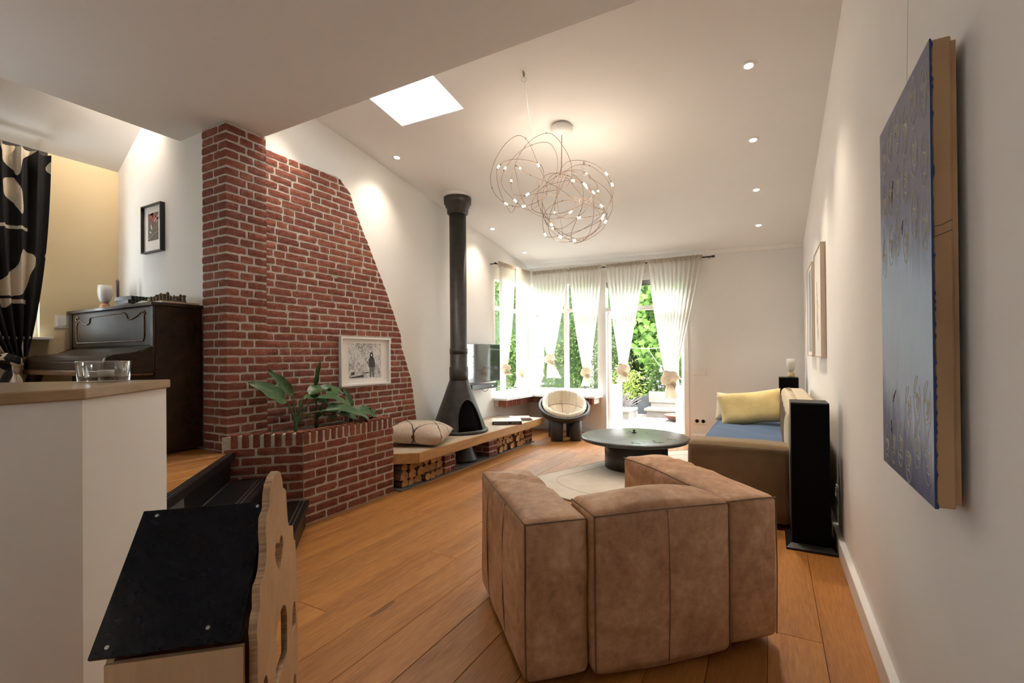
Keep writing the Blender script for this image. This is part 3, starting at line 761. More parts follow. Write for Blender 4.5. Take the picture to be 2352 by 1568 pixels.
obj('firebox', lathe(B(), [(.318, .038), (.29, .10), (.20, .38), (.105, .62)], 48, capb=True, capt=True), 'soot', stv, True)
obj('base_plate', lathe(B(), [(.0, .002), (.35, .002), (.362, .012), (.362, .03), (.35, .04), (.30, .036), (.0, .034)], 64), 'stove', stv, True)
obj('flue_pipe', lathe(B(), [(.115, .632), (.118, .70), (.118, .80), (.108, .803), (.108, 1.0), (.105, 1.003), (.105, 2.72)], 48), 'stove', stv, True)
obj('pipe_collar', lathe(B(), [(.1125, .965), (.1125, 1.03)], 48), 'stove', stv, True)
tz = zc(-3.42, 4.87) - HZ
obj('ceiling_collar', lathe(B(), [(.106, 2.70), (.130, 2.71), (.134, 2.78), (.150, 2.79), (.152, 2.82), (.168, 2.83), (.175, tz + .02)], 48), 'stove', stv, True)
obj('plaster_ring', lathe(B(), [(.16, tz - .012), (.192, tz - .008), (.198, tz + .04)], 23), 'ceil', stv)
obj('ash_foot', lathe(B(), [(.10, -.09), (.10, -.13), (.175, -.31), (.185, -.335)], 40, (.10, -.08, 0)), 'stove', stv, True)
# hearth cushion with dark woven lines
def m_berber():
    m, nt, b = nodes('woven_cream_wool'); v = coords(nt); sp = nt.nodes.new('ShaderNodeSeparateXYZ'); nt.links.new(v, sp.inputs[0])
    n = tex(nt, v, 90, 3); wob = math_(nt, 'MULTIPLY', tex(nt, v, 10, 3), .05)
    base = ramp(nt, n, ((.3, (.50, .37, .27)), (.7, (.74, .63, .51))))
    def line(a, b_, per, off):
        s = math_(nt, 'ADD', math_(nt, 'MULTIPLY', sp.outputs[0], a), math_(nt, 'MULTIPLY', sp.outputs[1], b_)); s = math_(nt, 'ADD', math_(nt, 'ADD', s, wob), off)
        f = math_(nt, 'FRACT', math_(nt, 'DIVIDE', s, per)); return math_(nt, 'LESS_THAN', math_(nt, 'ABSOLUTE', math_(nt, 'SUBTRACT', f, .5)), .028)
    k = math_(nt, 'MAXIMUM', line(1, .55, .30, 5.07), line(1, -.75, .33, 5.2))
    nt.links.new(mixc(nt, k, base, (.06, .045, .05)), b.inputs['Base Color']); setp(b, rough=.95, sheen=.4, spec=.1); bump(nt, b, n, .8, .008); return m
M['berber'] = m_berber()
def pillow_bm(w, d, h, seed=0, nz=.012, n=18, pinch=.10):
    bm = B(); G = {}
    for sd in (1, -1):
        for i in range(n + 1):
            for j in range(n + 1):
                u, v_ = i / n * 2 - 1, j / n * 2 - 1
                if sd < 0 and (i in (0, n) or j in (0, n)): G[(sd, i, j)] = G[(1, i, j)]; continue
                e = (1 - u ** 4) ** .55 * (1 - v_ ** 4) ** .55 if abs(u) < 1 and abs(v_) < 1 else 0
                x = u * w / 2 * (1 - pinch * (1 - v_ * v_) * u * u * .6); y = v_ * d / 2 * (1 - pinch * (1 - u * u) * v_ * v_ * .6)
                q = Vector((x, y, sd * h / 2 * e)); q += noise.noise_vector(q * 5 + Vector((seed, sd, 0))) * nz
                G[(sd, i, j)] = bm.verts.new(q)
    for sd in (1, -1):
        for i in range(n):
            for j in range(n):
                f = (G[(sd, i, j)], G[(sd, i + 1, j)], G[(sd, i + 1, j + 1)], G[(sd, i, j + 1)])
                bm.faces.new(f if sd > 0 else f[::-1])
    return bm
cu = tag(obj('cushion', pillow_bm(.62, .62, .23, 3), 'berber', None, True, (-3.34, 4.02, HZ + .118), (0, math.radians(3), math.radians(24))), 'cream woven cushion with dark lines lying on the hearth', 'cushion')
# books on the hearth
def book(name, label, loc, rz, w, d, h, mat, spine=None, group=None):
    t = thing(name, label, 'book', loc, rz, group)
    obj('pages', bbox(-w / 2 + .004, w / 2 - .006, -d / 2 + .006, d / 2 - .006, .004, h - .004), 'paper', t)
    bm = B(); box(bm, -w / 2, w / 2, -d / 2, d / 2, 0, .004); box(bm, -w / 2, w / 2, -d / 2, d / 2, h - .004, h)
    obj('cover', bm, spine or mat, t); 
    return t
M['cover_white'] = simple('white_book_cover', (.78, .75, .70), .35, var=.05)
M['cover_red'] = simple('red_book_cover', (.45, .06, .05), .4); M['cover_teal'] = simple('teal_book_cover', (.05, .25, .25), .4)
bk = book('art_book', 'large art book with black lettered spine on the hearth', (-3.225, 5.73, HZ + .001), math.radians(28.6 + 3), .40, .34, .045, 'cover_white')
obj('spine', bbox(-.200, .200, -.172, -.168, 0, .045), 'book_dark', bk)
def text(s, size, mat, parent, loc, rot, ext=.0004, name='lettering', sx=1):
    cu_ = bpy.data.curves.new(name, 'FONT'); cu_.body = s; cu_.size = size; cu_.extrude = ext; cu_.align_x = 'CENTER'; cu_.align_y = 'CENTER'; cu_.space_character = sx
    o = bpy.data.objects.new(name, cu_); C.objects.link(o); bpy.context.view_layer.update(); me = bpy.data.meshes.new_from_object(o.evaluated_get(bpy.context.evaluated_depsgraph_get())); bpy.data.objects.remove(o); bpy.data.curves.remove(cu_)
    me.materials.clear(); me.materials.append(M[mat]); o = bpy.data.objects.new(name, me); C.objects.link(o); o.parent = parent; o.location = loc; o.rotation_euler = rot; return o
text('BEFORE THEY PASS AWAY', .0165, 'paper', bk, (-.075, -.1725, .0225), (PI / 2, 0, 0)); text('JIMMY NELSON', .0165, 'paper', bk, (.115, -.1725, .0225), (PI / 2, 0, 0))
b2 = book('book', 'thin teal book lowest on the far end of the hearth', (-3.19, 6.10, HZ + .001), math.radians(38), .30, .23, .016, 'cover_teal')
b3 = book('book', 'thin red-spined book between teal and white books on the hearth', (-3.20, 6.10, HZ + .0175), math.radians(35), .29, .22, .014, 'cover_red')
b4 = book('book', 'white magazine topmost on the far end of the hearth', (-3.21, 6.09, HZ + .032), math.radians(33), .29, .22, .012, 'cover_white')
# ------------------------------------------------------------------ leather lounge chair seen from behind
lc = thing('lounge_chair', 'tan leather block lounge chair seen from behind', 'armchair', (-.835, 1.605, 0), math.radians(43.3))
def wr(q, u):
    if u[2] > .2:
        k = (u[2] - .2) * .8; q.z += k * (.019 * math.sin(q.y * 30 + 4 * math.sin(q.x * 7) + 5 * q.x) * math.exp(-((q.y - .15) / .22) ** 2))
    return q
def wrs(q, u):
    if u[0] < -.5: q.x += .003 * math.sin(q.y * 17 + 2 * math.sin(q.z * 6)) * (1 - abs(u[2]) ** 2)
    return wr(q, u)
def cush(name, x0, x1, y0, y1, z0, z1, r, puff, mat, parent, seed, nz=.005, fn=None, res=14):
    return obj(name, soft(x1 - x0, y1 - y0, z1 - z0, r, puff, res, nz, 5, seed, fn), mat, parent, True, ((x0 + x1) / 2, (y0 + y1) / 2, (z0 + z1) / 2))
LA = cush('arm', 0, .272, 0, .85, .035, .655, .032, (.012, .012, .018), 'leather', lc, 1, fn=wrs)
RA = cush('arm', .905, 1.18, 0, .93, .035, .665, .034, (.012, .012, .026), 'leather', lc, 2, fn=wr)
BK = cush('backrest', .276, .915, -.028, .235, .03, .672, .036, (.008, .012, .045), 'leather', lc, 3)
cush('seat', .276, .90, .24, .86, .04, .30, .035, (.0, .012, .02), 'leather', lc, 4)
def seam(parent, pts, r=.0035, mat='seam'): return obj('seam', tube(B(), spline(pts, 6), r, 6), mat, parent, True)
def rel(o, p): return tuple(a - b_ for a, b_ in zip(p, o.location))
e = .0085
seam(LA, [rel(LA, p) for p in ((e, e, .05), (e - .002, e - .002, .3), (e, e, .645))]); seam(LA, [rel(LA, p) for p in ((e, e, .645), (.13, e - .002, .647), (.262, e, .645))]); seam(LA, [rel(LA, p) for p in ((e, e, .645), (e - .003, .4, .648), (e, .84, .645))])
for y in (.30, .63): seam(LA, [rel(LA, p) for p in ((.001, y, .05), (-.010, y, .2), (-.012, y, .35), (-.009, y, .52), (.004, y, .640))], .003)
seam(BK, [rel(BK, p) for p in ((.286, -.020, .05), (.284, -.021, .35), (.286, -.018, .66))]); seam(BK, [rel(BK, p) for p in ((.286, -.020, .660), (.6, -.024, .666), (.906, -.020, .660))]); seam(BK, [rel(BK, p) for p in ((.906, -.020, .05), (.907, -.021, .35), (.906, -.018, .66))])
seam(BK, [rel(BK, p) for p in ((.605, -.030, .05), (.605, -.041, .3), (.605, -.036, .55), (.605, -.026, .66))], .003); seam(BK, [rel(BK, p) for p in ((.286, -.020, .660), (.284, .1, .664), (.286, .22, .660))])
seam(RA, [rel(RA, p) for p in ((.915, .008, .655), (1.04, .004, .659), (1.172, .008, .655))]); seam(RA, [rel(RA, p) for p in ((1.172, .008, .05), (1.175, .006, .35), (1.172, .008, .655))], .003)
seam(RA, [rel(RA, p) for p in ((.913, .25, .66), (.910, .6, .668), (.913, .92, .655))])
for x, y in ((.1, .1), (1.08, .1), (.1, .75), (1.08, .83)): obj('foot', lathe(B(), [(.03, 0), (.034, .04)], 16, (x, y, 0)), 'rubber', lc)

# ------------------------------------------------------------------ beige sofa along the right wall
sf = thing('sofa', 'olive brown wool sofa along the white wall', 'sofa', (-.10, 5.15, 0))
def so(name, x0, x1, y0, y1, z0, z1, r, puff, mat, seed, fn=None): return cush(name, x0 + .10, x1 + .10, y0 - 5.15, y1 - 5.15, z0, z1, r, puff, mat, sf, seed, .004, fn)
so('base', -.56, .34, 4.2, 6.32, .05, .30, .03, (0, 0, 0), 'sofa', 1)
A1 = so('arm', -.585, .125, 3.965, 4.215, .04, .612, .045, (.010, .012, .012), 'sofa', 2)
A2 = so('arm', -.585, .125, 6.30, 6.54, .04, .60, .045, (.010, .012, .012), 'sofa', 3)
SB = so('backrest', .105, .352, 3.97, 6.54, .05, .875, .05, (.02, .01, .012), 'sofa_back', 4)
so('seat_cushion', -.575, .10, 4.22, 5.25, .28, .445, .05, (.01, .01, .02), 'sofa', 5); so('seat_cushion', -.575, .10, 5.26, 6.29, .28, .445, .05, (.01, .01, .02), 'sofa', 6)
obj('seam', tube(B(), spline([(-.47, -1.19, .585), (-.2, -1.194, .589), (.20, -1.19, .585)], 6), .003, 6), 'tuft', sf, True)
obj('welt', tube(B(), spline([(.222, -1.176, .04), (.218, -1.178, .5), (.225, -1.172, .83)], 6), .008, 6), 'sofa_back', sf, True)
for k in range(14):
    y = 4.35 + k * .155 - 5.15; obj('quilt_seam', tube(B(), spline([(.19, y - .06, .47), (.182, y - .02, .62), (.19, y + .02, .78), (.235, y + .05, .868), (.30, y + .05, .888)], 5), .0035, 6), 'tuft', sf, True)
for x, y in ((-.5, 4.05), (.25, 4.05), (-.5, 6.45), (.25, 6.45)): obj('foot', lathe(B(), [(.025, 0), (.028, .06)], 12, (x + .1, y - 5.15, 0)), 'rubber', sf)
tag(obj('throw', soft(.70, 1.78, .035, .016, (0, 0, .008), 18, .012, 6, 5, lambda q, u: Vector((q.x, q.y, q.z - (max(0, -u[0] - .86) * .5)))), 'blue', None, True, (-.255, 5.35, .487)), 'blue blanket spread over the sofa seat', 'blanket')
tag(obj('pillow', pillow_bm(.66, .37, .17, 8, .014), 'yellow_linen', None, True, (-.205, 5.93, .685), (math.radians(70), math.radians(-7), math.radians(10))), 'pale yellow linen pillow standing at the far end of the sofa', 'pillow')
tag(obj('pillow', pillow_bm(.50, .34, .14, 12, .012), 'cream', None, True, (-.33, 6.14, .655), (math.radians(72), math.radians(4), math.radians(6))), 'cream pillow tucked behind the yellow one', 'pillow')

# ------------------------------------------------------------------ speakers and the small lamp
def speaker(label, loc, w, d, h, rz=0):
    t = thing('floor_speaker', label, 'speaker', loc, rz, 'floor standing speakers')
    bm = B(); p = [(-w / 2 - .035, -.045), (w / 2 + .035, -.045), (w / 2 + .035, d + .04), (-w / 2 - .035, d + .04)]; q = [(-w / 2 - .005, -.01), (w / 2 + .005, -.01), (w / 2 + .005, d + .01), (-w / 2 - .005, d + .01)]
    lo = [bm.verts.new((x, y, 0)) for x, y in p]; mi = [bm.verts.new((x, y, .014)) for x, y in p]; hi = [bm.verts.new((x, y, .038)) for x, y in q]
    bm.faces.new(lo[::-1]); bm.faces.new(hi)
    for A, D in ((lo, mi), (mi, hi)):
        for i in range(4): bm.faces.new((A[i], A[(i + 1) % 4], D[(i + 1) % 4], D[i]))
    obj('plinth', bm, 'speaker_top', t)
    obj('cabinet', bb(-w / 2, w / 2, .012, d, .036, h, .003), 'speaker_top', t)
    obj('grille', bb(-w / 2 + .001, w / 2 - .001, 0, .014, .042, h - .006, .004), 'speaker', t)
    obj('terminal', bb(-.03, .03, d, d + .012, .15, .25, .002), 'steel', t)
    return t
speaker('tall black floor speaker standing in front of the sofa end', (.222, 3.66, 0), .218, .26, .965)
speaker('black floor speaker behind the sofa carrying a small lamp', (.198, 6.92, 0), .216, .26, .98)
def cup_lamp(name, label, loc, foot, s=1.0):
    t = thing(name, label, 'lamp', loc)
    obj('foot', lathe(B(), [(.036 * s, 0), (.044 * s, .008 * s), (.042 * s, .04 * s), (.030 * s, .068 * s), (.022 * s, .078 * s)], 28), foot, t, True)
    obj('shade', lathe(B(), [(.020 * s, .076 * s), (.036 * s, .092 * s), (.050 * s, .135 * s), (.053 * s, .18 * s), (.049 * s, .235 * s), (.046 * s, .235 * s), (.050 * s, .18 * s), (.046 * s, .135 * s), (.032 * s, .096 * s)], 32, capb=True, capt=True), 'frost', t, True)
    return t
cup_lamp('table_lamp', 'small white cup lamp with stone foot on the far speaker', (.228, 7.04, .981), 'stone_lamp')

# ------------------------------------------------------------------ coffee table and rug
def blob(pts, n=10):
    P_ = [Vector((x, y, 0)) for x, y in pts]; out = []; N = len(P_)
    for i in range(N):
        a, b_, c, d = P_[i - 1], P_[i], P_[(i + 1) % N], P_[(i + 2) % N]
        for k in range(n):
            t = k / n; q = .5 * ((2 * b_) + (c - a) * t + (2 * a - 5 * b_ + 4 * c - d) * t * t + (3 * b_ - a - 3 * c + d) * t ** 3); out.append((q.x, q.y))
    return out
RUG = [(-2.20, 4.42), (-2.05, 4.85), (-1.87, 5.28), (-1.70, 5.68), (-1.32, 6.25), (-.95, 6.62), (-.6, 6.45), (-.45, 5.6), (-.50, 4.75), (-.75, 4.15), (-1.15, 3.90), (-1.60, 3.93), (-1.98, 4.10)]
rc = Vector((-1.2, 5.1))
rg = thing('rug', 'pale wool rug with curved outline under the round table', 'rug', (rc.x, rc.y, 0))
rp = blob([(x - rc.x, y - rc.y) for x, y in RUG]); obj('pile', prism(B(), rp[::-1], .002, .012), 'rug', rg)
obj('binding', tube(B(), [(x, y, .008) for x, y in rp], .007, 6, True), 'rug_edge', rg, True)
obj('carved_line', tube(B(), [(x * .80 + .04, y * .80, .0118) for x, y in rp], .0025, 5, True), 'rug_edge', rg, True)
tb = thing('coffee_table', 'low round dark stone coffee table on a drum base', 'table', (-1.375, 5.40, .012))
obj('table_top', lathe(B(), [(.0, .305), (.57, .305), (.592, .312), (.598, .33), (.592, .346), (.58, .350), (.0, .350)], 96), 'table', tb, True)
bm = lathe(B(), [(.325, 0), (.33, .004), (.33, .305)], 64); obj('drum_base', bm, 'table', tb, True)
obj('painted_slit', bb(.20, .345, -.16, -.10, 0, .304, .002), 'black', tb, rot=(0, 0, math.radians(20)))  # black strip standing in for the shaded slit in the drum
rk = random.Random(5)
M['chip'] = simple('chipped_pale_patch', (.20, .19, .18), .5)
for cx, cy, n in ((-.10, .22, 5), (.02, .20, 4), (.30, -.28, 10), (.12, -.42, 9), (.40, -.05, 7)):
    for k in range(n):
        a = rk.uniform(0, PI); x, y = cx + rk.gauss(0, .06), cy + rk.gauss(0, .03); s = rk.uniform(.008, .03)
        poly = [(x + s * math.cos(t) * rk.uniform(.6, 1.2), y + s * .45 * math.sin(t) * rk.uniform(.5, 1.2)) for t in [q * PI / 3 for q in range(6)]]
        if x * x + y * y < .31: obj('chip', prism(B(), poly, .3495, .3512), 'chip' if rk.random() < .4 else 'soot', tb)
t = thing('candle_holder', 'tiny black candle holder on the round table', 'candle holder', (-1.43, 5.62, .3625))
obj('dish', lathe(B(), [(.0, 0), (.028, 0), (.03, .006), (.012, .01), (.0, .01)], 20), 'rod', t, True); obj('cup', lathe(B(), [(.010, .009), (.008, .022), (.016, .026), (.017, .034), (.0, .034)], 16), 'rod', t, True)

# ------------------------------------------------------------------ bowl chair on four stout legs
rc_ = thing('bowl_chair', 'charcoal bowl chair on four stout legs with cream cushion', 'chair', (-2.80, 6.80, 0), math.radians(-60))
def rimz(th): return .515 - .165 * math.cos(th)
def shell(off, zoff, n=72, ms=18, smax=1.0):
    bm = B(); rings = []
    for j in range(ms + 1):
        s = j / ms * smax; R = []
        for i in range(n):
            th = 2 * PI * i / n; a = (.405 - off); b_ = (.395 - off); k = math.sin(s * PI / 2) ** .85
            zz = .245 + zoff + (rimz(th) - .245 - zoff * .8) * (1 - math.cos(s * PI / 2)) ** 1.05
            lean = -.05 * (zz - .25); R.append((a * .90 * k * math.cos(th) + lean, b_ * k * math.sin(th), zz))
        rings.append(R)
    return rings
def skin(bm, rings, flip=False):
    V = [[bm.verts.new(p) for p in R] for R in rings]; n = len(V[0])
    for A, D in zip(V, V[1:]):
        for i in range(n):
            f = (A[i], A[(i + 1) % n], D[(i + 1) % n], D[i])
            if len({v.co.to_tuple(6) for v in f}) > 2:
                bm.faces.new(f[::-1] if flip else f)
    return V
outer = shell(0, 0); inner = shell(.035, .035)
bm = B(); V1 = skin(bm, outer); V2 = skin(bm, inner, True)
for i in range(72): bm.faces.new((V1[-1][i], V1[-1][(i + 1) % 72], V2[-1][(i + 1) % 72], V2[-1][i]))
bmesh.ops.remove_doubles(bm, verts=bm.verts, dist=1e-5)
obj('bowl_seat', bm, 'fibre', rc_, True)
for a in (35, 145, 215, 325):
    x, y = .235 * math.cos(math.radians(a)) * .95, .235 * math.sin(math.radians(a)) * 1.05
    obj('leg', lathe(B(), [(.086, 0), (.092, .006), (.092, .36)], 32, (x, y, 0)), 'fibre', rc_, True)
rings = []
N, MS = 144, 40
for j in range(MS + 1):
    s = j / MS; R = []
    for i in range(N):
        th = 2 * PI * i / N
        base = shell_pt = None
        off = .045; a = .405 - off; b_ = .395 - off; k = math.sin(min(1, s * 1.0) * PI / 2) ** .85
        zz = .285 + (rimz(th) + .03 - .285) * (1 - math.cos(s * PI / 2)) ** 1.0
        puff = abs(math.sin(s * PI * 3)) ** .5 * (.35 + .65 * abs(math.sin(th * 4)) ** .4) * .055 * min(1, s * 3)
        roll = math.exp(-((s - .93) / .09) ** 2); puff += .045 * roll
        pleat = .006 * math.sin(th * 34 + 2 * math.sin(s * 9)) * min(1, s * 1.5)
        kk = k * a - (puff + pleat) * (.6 * s); zz2 = zz + (puff + pleat) * (1 - .45 * s) + 0
        R.append((kk * .90 * math.cos(th) - .05 * (zz - .25), kk * b_ / a * math.sin(th), zz2))
    rings.append(R)
bm = B(); V = skin(bm, rings); under = [[(p[0] * 1.01, p[1] * 1.01, p[2] - .035) for p in rings[-1]]]
low = [bm.verts.new(p) for p in under[0]]
for i in range(N): bm.faces.new((V[-1][i], V[-1][(i + 1) % N], low[(i + 1) % N], low[i]))
bmesh.ops.remove_doubles(bm, verts=bm.verts, dist=1e-5)
cs = obj('cushion', bm, 'cream', rc_, True)
for jj in (MS // 3, 2 * MS // 3): obj('tuft_seam', tube(B(), [Vector(rings[jj][i]) + Vector((0, 0, .003)) for i in range(0, N, 2)], .0035, 5, True), 'tuft', cs, True)
for q in range(8):
    i = int(q * N / 8); obj('tuft_seam', tube(B(), [Vector(rings[j][i]) + Vector((0, 0, .003)) for j in range(MS // 4, int(MS * .8), 2)], .003, 5), 'tuft', cs, True)

# ------------------------------------------------------------------ television and soundbar
tv = thing('television', 'flat black television on the wall behind the stove pipe', 'television', (-3.66, 5.80, 1.19))
obj('bezel', bb(-.015, .022, -.49, .475, -.285, .265, .004), 'tv_black', tv); obj('screen', bbox(.0225, .024, -.48, .465, -.272, .257), 'screen', tv)
obj('wall_arm', bbox(-.118, -.015, -.12, .12, -.1, .1), 'rod', tv)
sb = thing('soundbar', 'slim black soundbar under the television', 'soundbar', (-3.64, 5.83, .845)); obj('body', bb(-.045, .045, -.40, .30, -.035, .035, .008), 'tv_black', sb); obj('bracket', bbox(-.138, -.045, -.05, .05, -.02, .02), 'rod', sb)
obj('cable', tube(B(), spline([(-.10, .05, -.035), (-.07, .10, -.085), (-.05, .16, -.07), (-.06, .19, -.036)], 8), .004, 6), 'rubber', sb, True)
obj('label_plate', bbox(.0452, .046, .12, .17, -.006, .006), 'steel', sb)

# ------------------------------------------------------------------ pictures
def m_bluepaint():
    m, nt, b = nodes('blue_grey_paint'); v = coords(nt); sp = nt.nodes.new('ShaderNodeSeparateXYZ'); nt.links.new(v, sp.inputs[0])
    v2 = coords(nt, 'Object', (1, 3.5, .8)); n = tex(nt, v2, 6, 5, .6, .8); n2 = tex(nt, v, 160, 2)
    h = math_(nt, 'ADD', math_(nt, 'ADD', sp.outputs[2], .55), math_(nt, 'MULTIPLY', math_(nt, 'SUBTRACT', n, .5), .25))
    h = math_(nt, 'ADD', h, math_(nt, 'MULTIPLY', sp.outputs[1], -.28))
    c = ramp(nt, math_(nt, 'DIVIDE', h, 1.1), ((0, (.04, .04, .11)), (.10, (.11, .12, .25)), (.22, (.44, .52, .70)), (.40, (.50, .66, .86)), (.55, (.44, .60, .82)), (.66, (.18, .22, .37)), (.74, (.12, .12, .22)), (1, (.11, .105, .195))))
    nt.links.new(mixc(nt, math_(nt, 'MULTIPLY', n2, .10), c, (.45, .48, .52)), b.inputs['Base Color']); setp(b, rough=.55, spec=.3); bump(nt, b, n2, .2, .002); return m
M['bluepaint'] = m_bluepaint()
M['rawcanvas'] = simple('raw_tan_canvas', (.47, .28, .145), .9, var=.3, scale=5, stretch=(1, 1, .4))
M['ultramarine'] = simple('ultramarine_edge', (.008, .03, .12), .5); M['scribble'] = simple('cream_pencil', (.58, .56, .48), .7); M['scratch'] = simple('black_scratch', (.02, .02, .03), .7)
pt = thing('painting', 'large blue painting of line-drawn faces on the white wall', 'painting', (.354, 1.735, 1.4825))
obj('canvas', bb(-.017, .020, -.285, .285, -.55, .55, .004), 'rawcanvas', pt)
obj('paint_layer', bbox(-.0195, -.0165, -.286, .286, -.552, .552), 'bluepaint', pt)
bm = B(); rz_ = random.Random(2); zz = -.552; pr = None; pts_ = []
while zz < .552: pts_.append((rz_.uniform(.0005, .002) if rz_.random() < .85 else .004, zz)); zz += .009
bm = B(); prism(bm, [(-.0196, -.552)] + [(-.0165 + a, z) for a, z in pts_] + [(-.0165, .552), (-.0196, .552)], -.2875, -.2845, 'y'); obj('drip_edge', bm, 'ultramarine', pt)
obj('stretcher', bbox(.020, .030, -.278, .275, -.54, .54), 'rawcanvas', pt)
obj('side_mark', tube(B(), [(-.015, -.2852, .11), (.0, -.2855, .112), (.018, -.2852, .122)], .0008, 5), 'scratch', pt); obj('side_mark', tube(B(), [(-.015, -.2852, .085), (.018, -.2852, .098)], .0008, 5), 'scratch', pt)
def face_line(cy, cz, s, rr):
    P_ = []
    def ad(a, b_): P_.append((-.0197, cy - a * s * 1.0, cz + b_ * s))
    for k in range(15): t = k / 14 * 1.8 * PI + .9; ad(math.sin(t) * rr.uniform(.42, .5), math.cos(t) * rr.uniform(.9, 1.0))
    for a, b_ in ((-.30, .25), (-.1, .35), (.05, .25), (-.05, .12), (-.3, .18), (.02, .3), (.04, -.1), (-.12, -.2), (.06, -.25), (.3, .2), (.12, .32), (.2, .12), (.34, .22), (.15, -.4), (-.15, -.48), (.2, -.55), (-.05, -.6)): ad(a + rr.uniform(-.06, .06), b_ + rr.uniform(-.05, .05))
    return spline(P_, 3)
rf = random.Random(9)
for row, (z0_, n_) in enumerate(((.455, 6), (.305, 6), (.14, 6), (-.46, 6), (-.33, 3))):
    for k in range(n_):
        cy = -.235 + k * .092 + (.0 if row < 4 else .0); cz = z0_ + rf.uniform(-.02, .02) + (.02 * math.sin(k * 2.2))
        obj('face_drawing', tube(B(), face_line(cy, cz, .066, rf), .0010, 4), 'scribble', pt)
for a, b_ in (((.10, .34), (.11, .26)), ((-.02, .19), (-.01, .15)), ((.09, -.30), (.13, -.34)), ((.16, -.40), (.14, -.46))):
    obj('scratch_mark', tube(B(), [(-.0198, a[0], a[1]), (-.0198, (a[0] + b_[0]) / 2 + .004, (a[1] + b_[1]) / 2), (-.0198, b_[0], b_[1])], [.001, .002, .0006], 5), 'scratch', pt)
obj('hanging_wire', tube(B(), [(.012, .08, .55), (.02, .08, 1.0), (.03, .08, SOF - 1.4825 - .002)], .0005, 5), 'steel', pt)
def wall_frame(label, y0, y1, z0, z1, deco):
    t = thing('framed_drawing', label, 'picture', (.398, (y0 + y1) / 2, (z0 + z1) / 2), group='framed drawings on the long wall')
    h, w = (z1 - z0) / 2, (y1 - y0) / 2; f = .012; bm = B()
    for q in ((-.036, 0, -w, -w + f, -h, h), (-.036, 0, w - f, w, -h, h), (-.036, 0, -w + f, w - f, -h, -h + f), (-.036, 0, -w + f, w - f, h - f, h)): box(bm, *q)
    obj('frame', bm, 'frame_wood', t); obj('sheet', bbox(-.030, -.026, -w + f, w - f, -h + f, h - f), 'paper', t); deco(t, w, h); return t
M['ochre'] = simple('ochre_ink', (.45, .27, .09), .8, var=.3, scale=20); M['inkblue'] = simple('blue_grey_ink', (.10, .15, .24), .8, var=.3, scale=12)
def deco_a(t, w, h):
    poly = [(.02, -.34), (.06, -.22), (.10, -.15), (.07, -.05), (.09, .03), (.05, .10), (.04, -.02), (.01, -.10), (.02, -.2), (-.02, -.28)]
    obj('ink_shape', prism(B(), poly, -.0305, -.030, 'x'), 'ochre', t); obj('ink_line', tube(B(), spline([(-.0305, .10, .20), (-.0305, .05, .05), (-.0305, -.08, -.05)], 6), .002, 5), 'ochre', t)
def deco_b(t, w, h):
    for y, ww in ((-.14, .05), (-.03, .085), (.09, .045), (.17, .02)): obj('ink_stripe', bbox(-.0306, -.030, y - ww / 2, y + ww / 2, -h * .9, h * .9), 'inkblue', t)
wall_frame('pale framed drawing with an ochre shape, nearer of the two', 4.60, 5.26, 1.253, 2.200, deco_a)
wall_frame('framed drawing with blue vertical stripes in the far corner', 5.56, 6.20, 1.257, 2.200, deco_b)
# black and white photograph on the bricks
def m_street():
    m, nt, b = nodes('black_and_white_print'); v = coords(nt); n = tex(nt, v, 55, 6, .8, 1.5); n2 = tex(nt, v, 9, 3)
    f = math_(nt, 'ADD', math_(nt, 'MULTIPLY', n, .75), math_(nt, 'MULTIPLY', n2, .25))
    nt.links.new(ramp(nt, f, ((.40, (.05, .05, .05)), (.46, (.45, .44, .43)), (.52, (.74, .72, .70)))), b.inputs['Base Color']); setp(b, rough=.25); return m
M['street'] = m_street(); M['ink'] = simple('black_print_ink', (.03, .03, .03), .3); M['grey_ink'] = simple('grey_print_ink', (.12, .12, .12), .3)
ph = thing('framed_photograph', 'white framed black and white street photograph on the bricks', 'picture', (-3.716, 3.596, 1.243))
w, h, f = .341, .248, .020; bm = B()
for q in ((0, .040, -w, -w + f, -h, h), (0, .040, w - f, w, -h, h), (0, .040, -w + f, w - f, -h, -h + f), (0, .040, -w + f, w - f, h - f, h)): box(bm, *q)
obj('frame', bm, 'frame_white', ph); obj('mount', bbox(.004, .008, -w + f, w - f, -h + f, h - f), 'paper', ph); obj('print', bbox(.008, .0095, -.225, .225, -.178, .185), 'street', ph)
fy = .085
for nm, poly, mt in (('printed_hair', [(-.022, .03), (.022, .028), (.026, .06), (.018, .088), (0, .095), (-.017, .088), (-.025, .06)], 'ink'), ('printed_jacket', [(-.038, -.065), (.048, -.065), (.050, -.02), (.034, .035), (-.018, .038), (-.036, .02), (-.040, -.02)], 'ink'), ('printed_trousers', [(-.026, -.17), (-.003, -.17), (.003, -.10), (.012, -.17), (.038, -.17), (.040, -.066), (-.030, -.066)], 'grey_ink'), ('printed_face', [(-.006, .05), (.008, .05), (.008, .072), (-.006, .072)], 'paper')):
    obj(nm, prism(B(), [(a + fy, b_) for a, b_ in poly], .0096, .0100 if mt != 'paper' else .0103, 'x'), mt, ph)
for poly in ([(-.20, -.17), (-.02, -.165), (-.03, -.14), (-.12, -.15), (-.20, -.16)], [(-.20, -.14), (-.15, -.14), (-.145, -.105), (-.19, -.11)], [(-.02, -.13), (.05, -.125), (.045, -.112), (-.015, -.12)]): obj('printed_shadow', prism(B(), poly, .0096, .0100, 'x'), 'ink', ph)
obj('printed_arc', tube(B(), spline([(.0097, -.14, .17), (.0097, -.06, .14), (.0097, -.01, .08), (.0097, -.005, .05)], 8), .0012, 5), 'ink', ph)
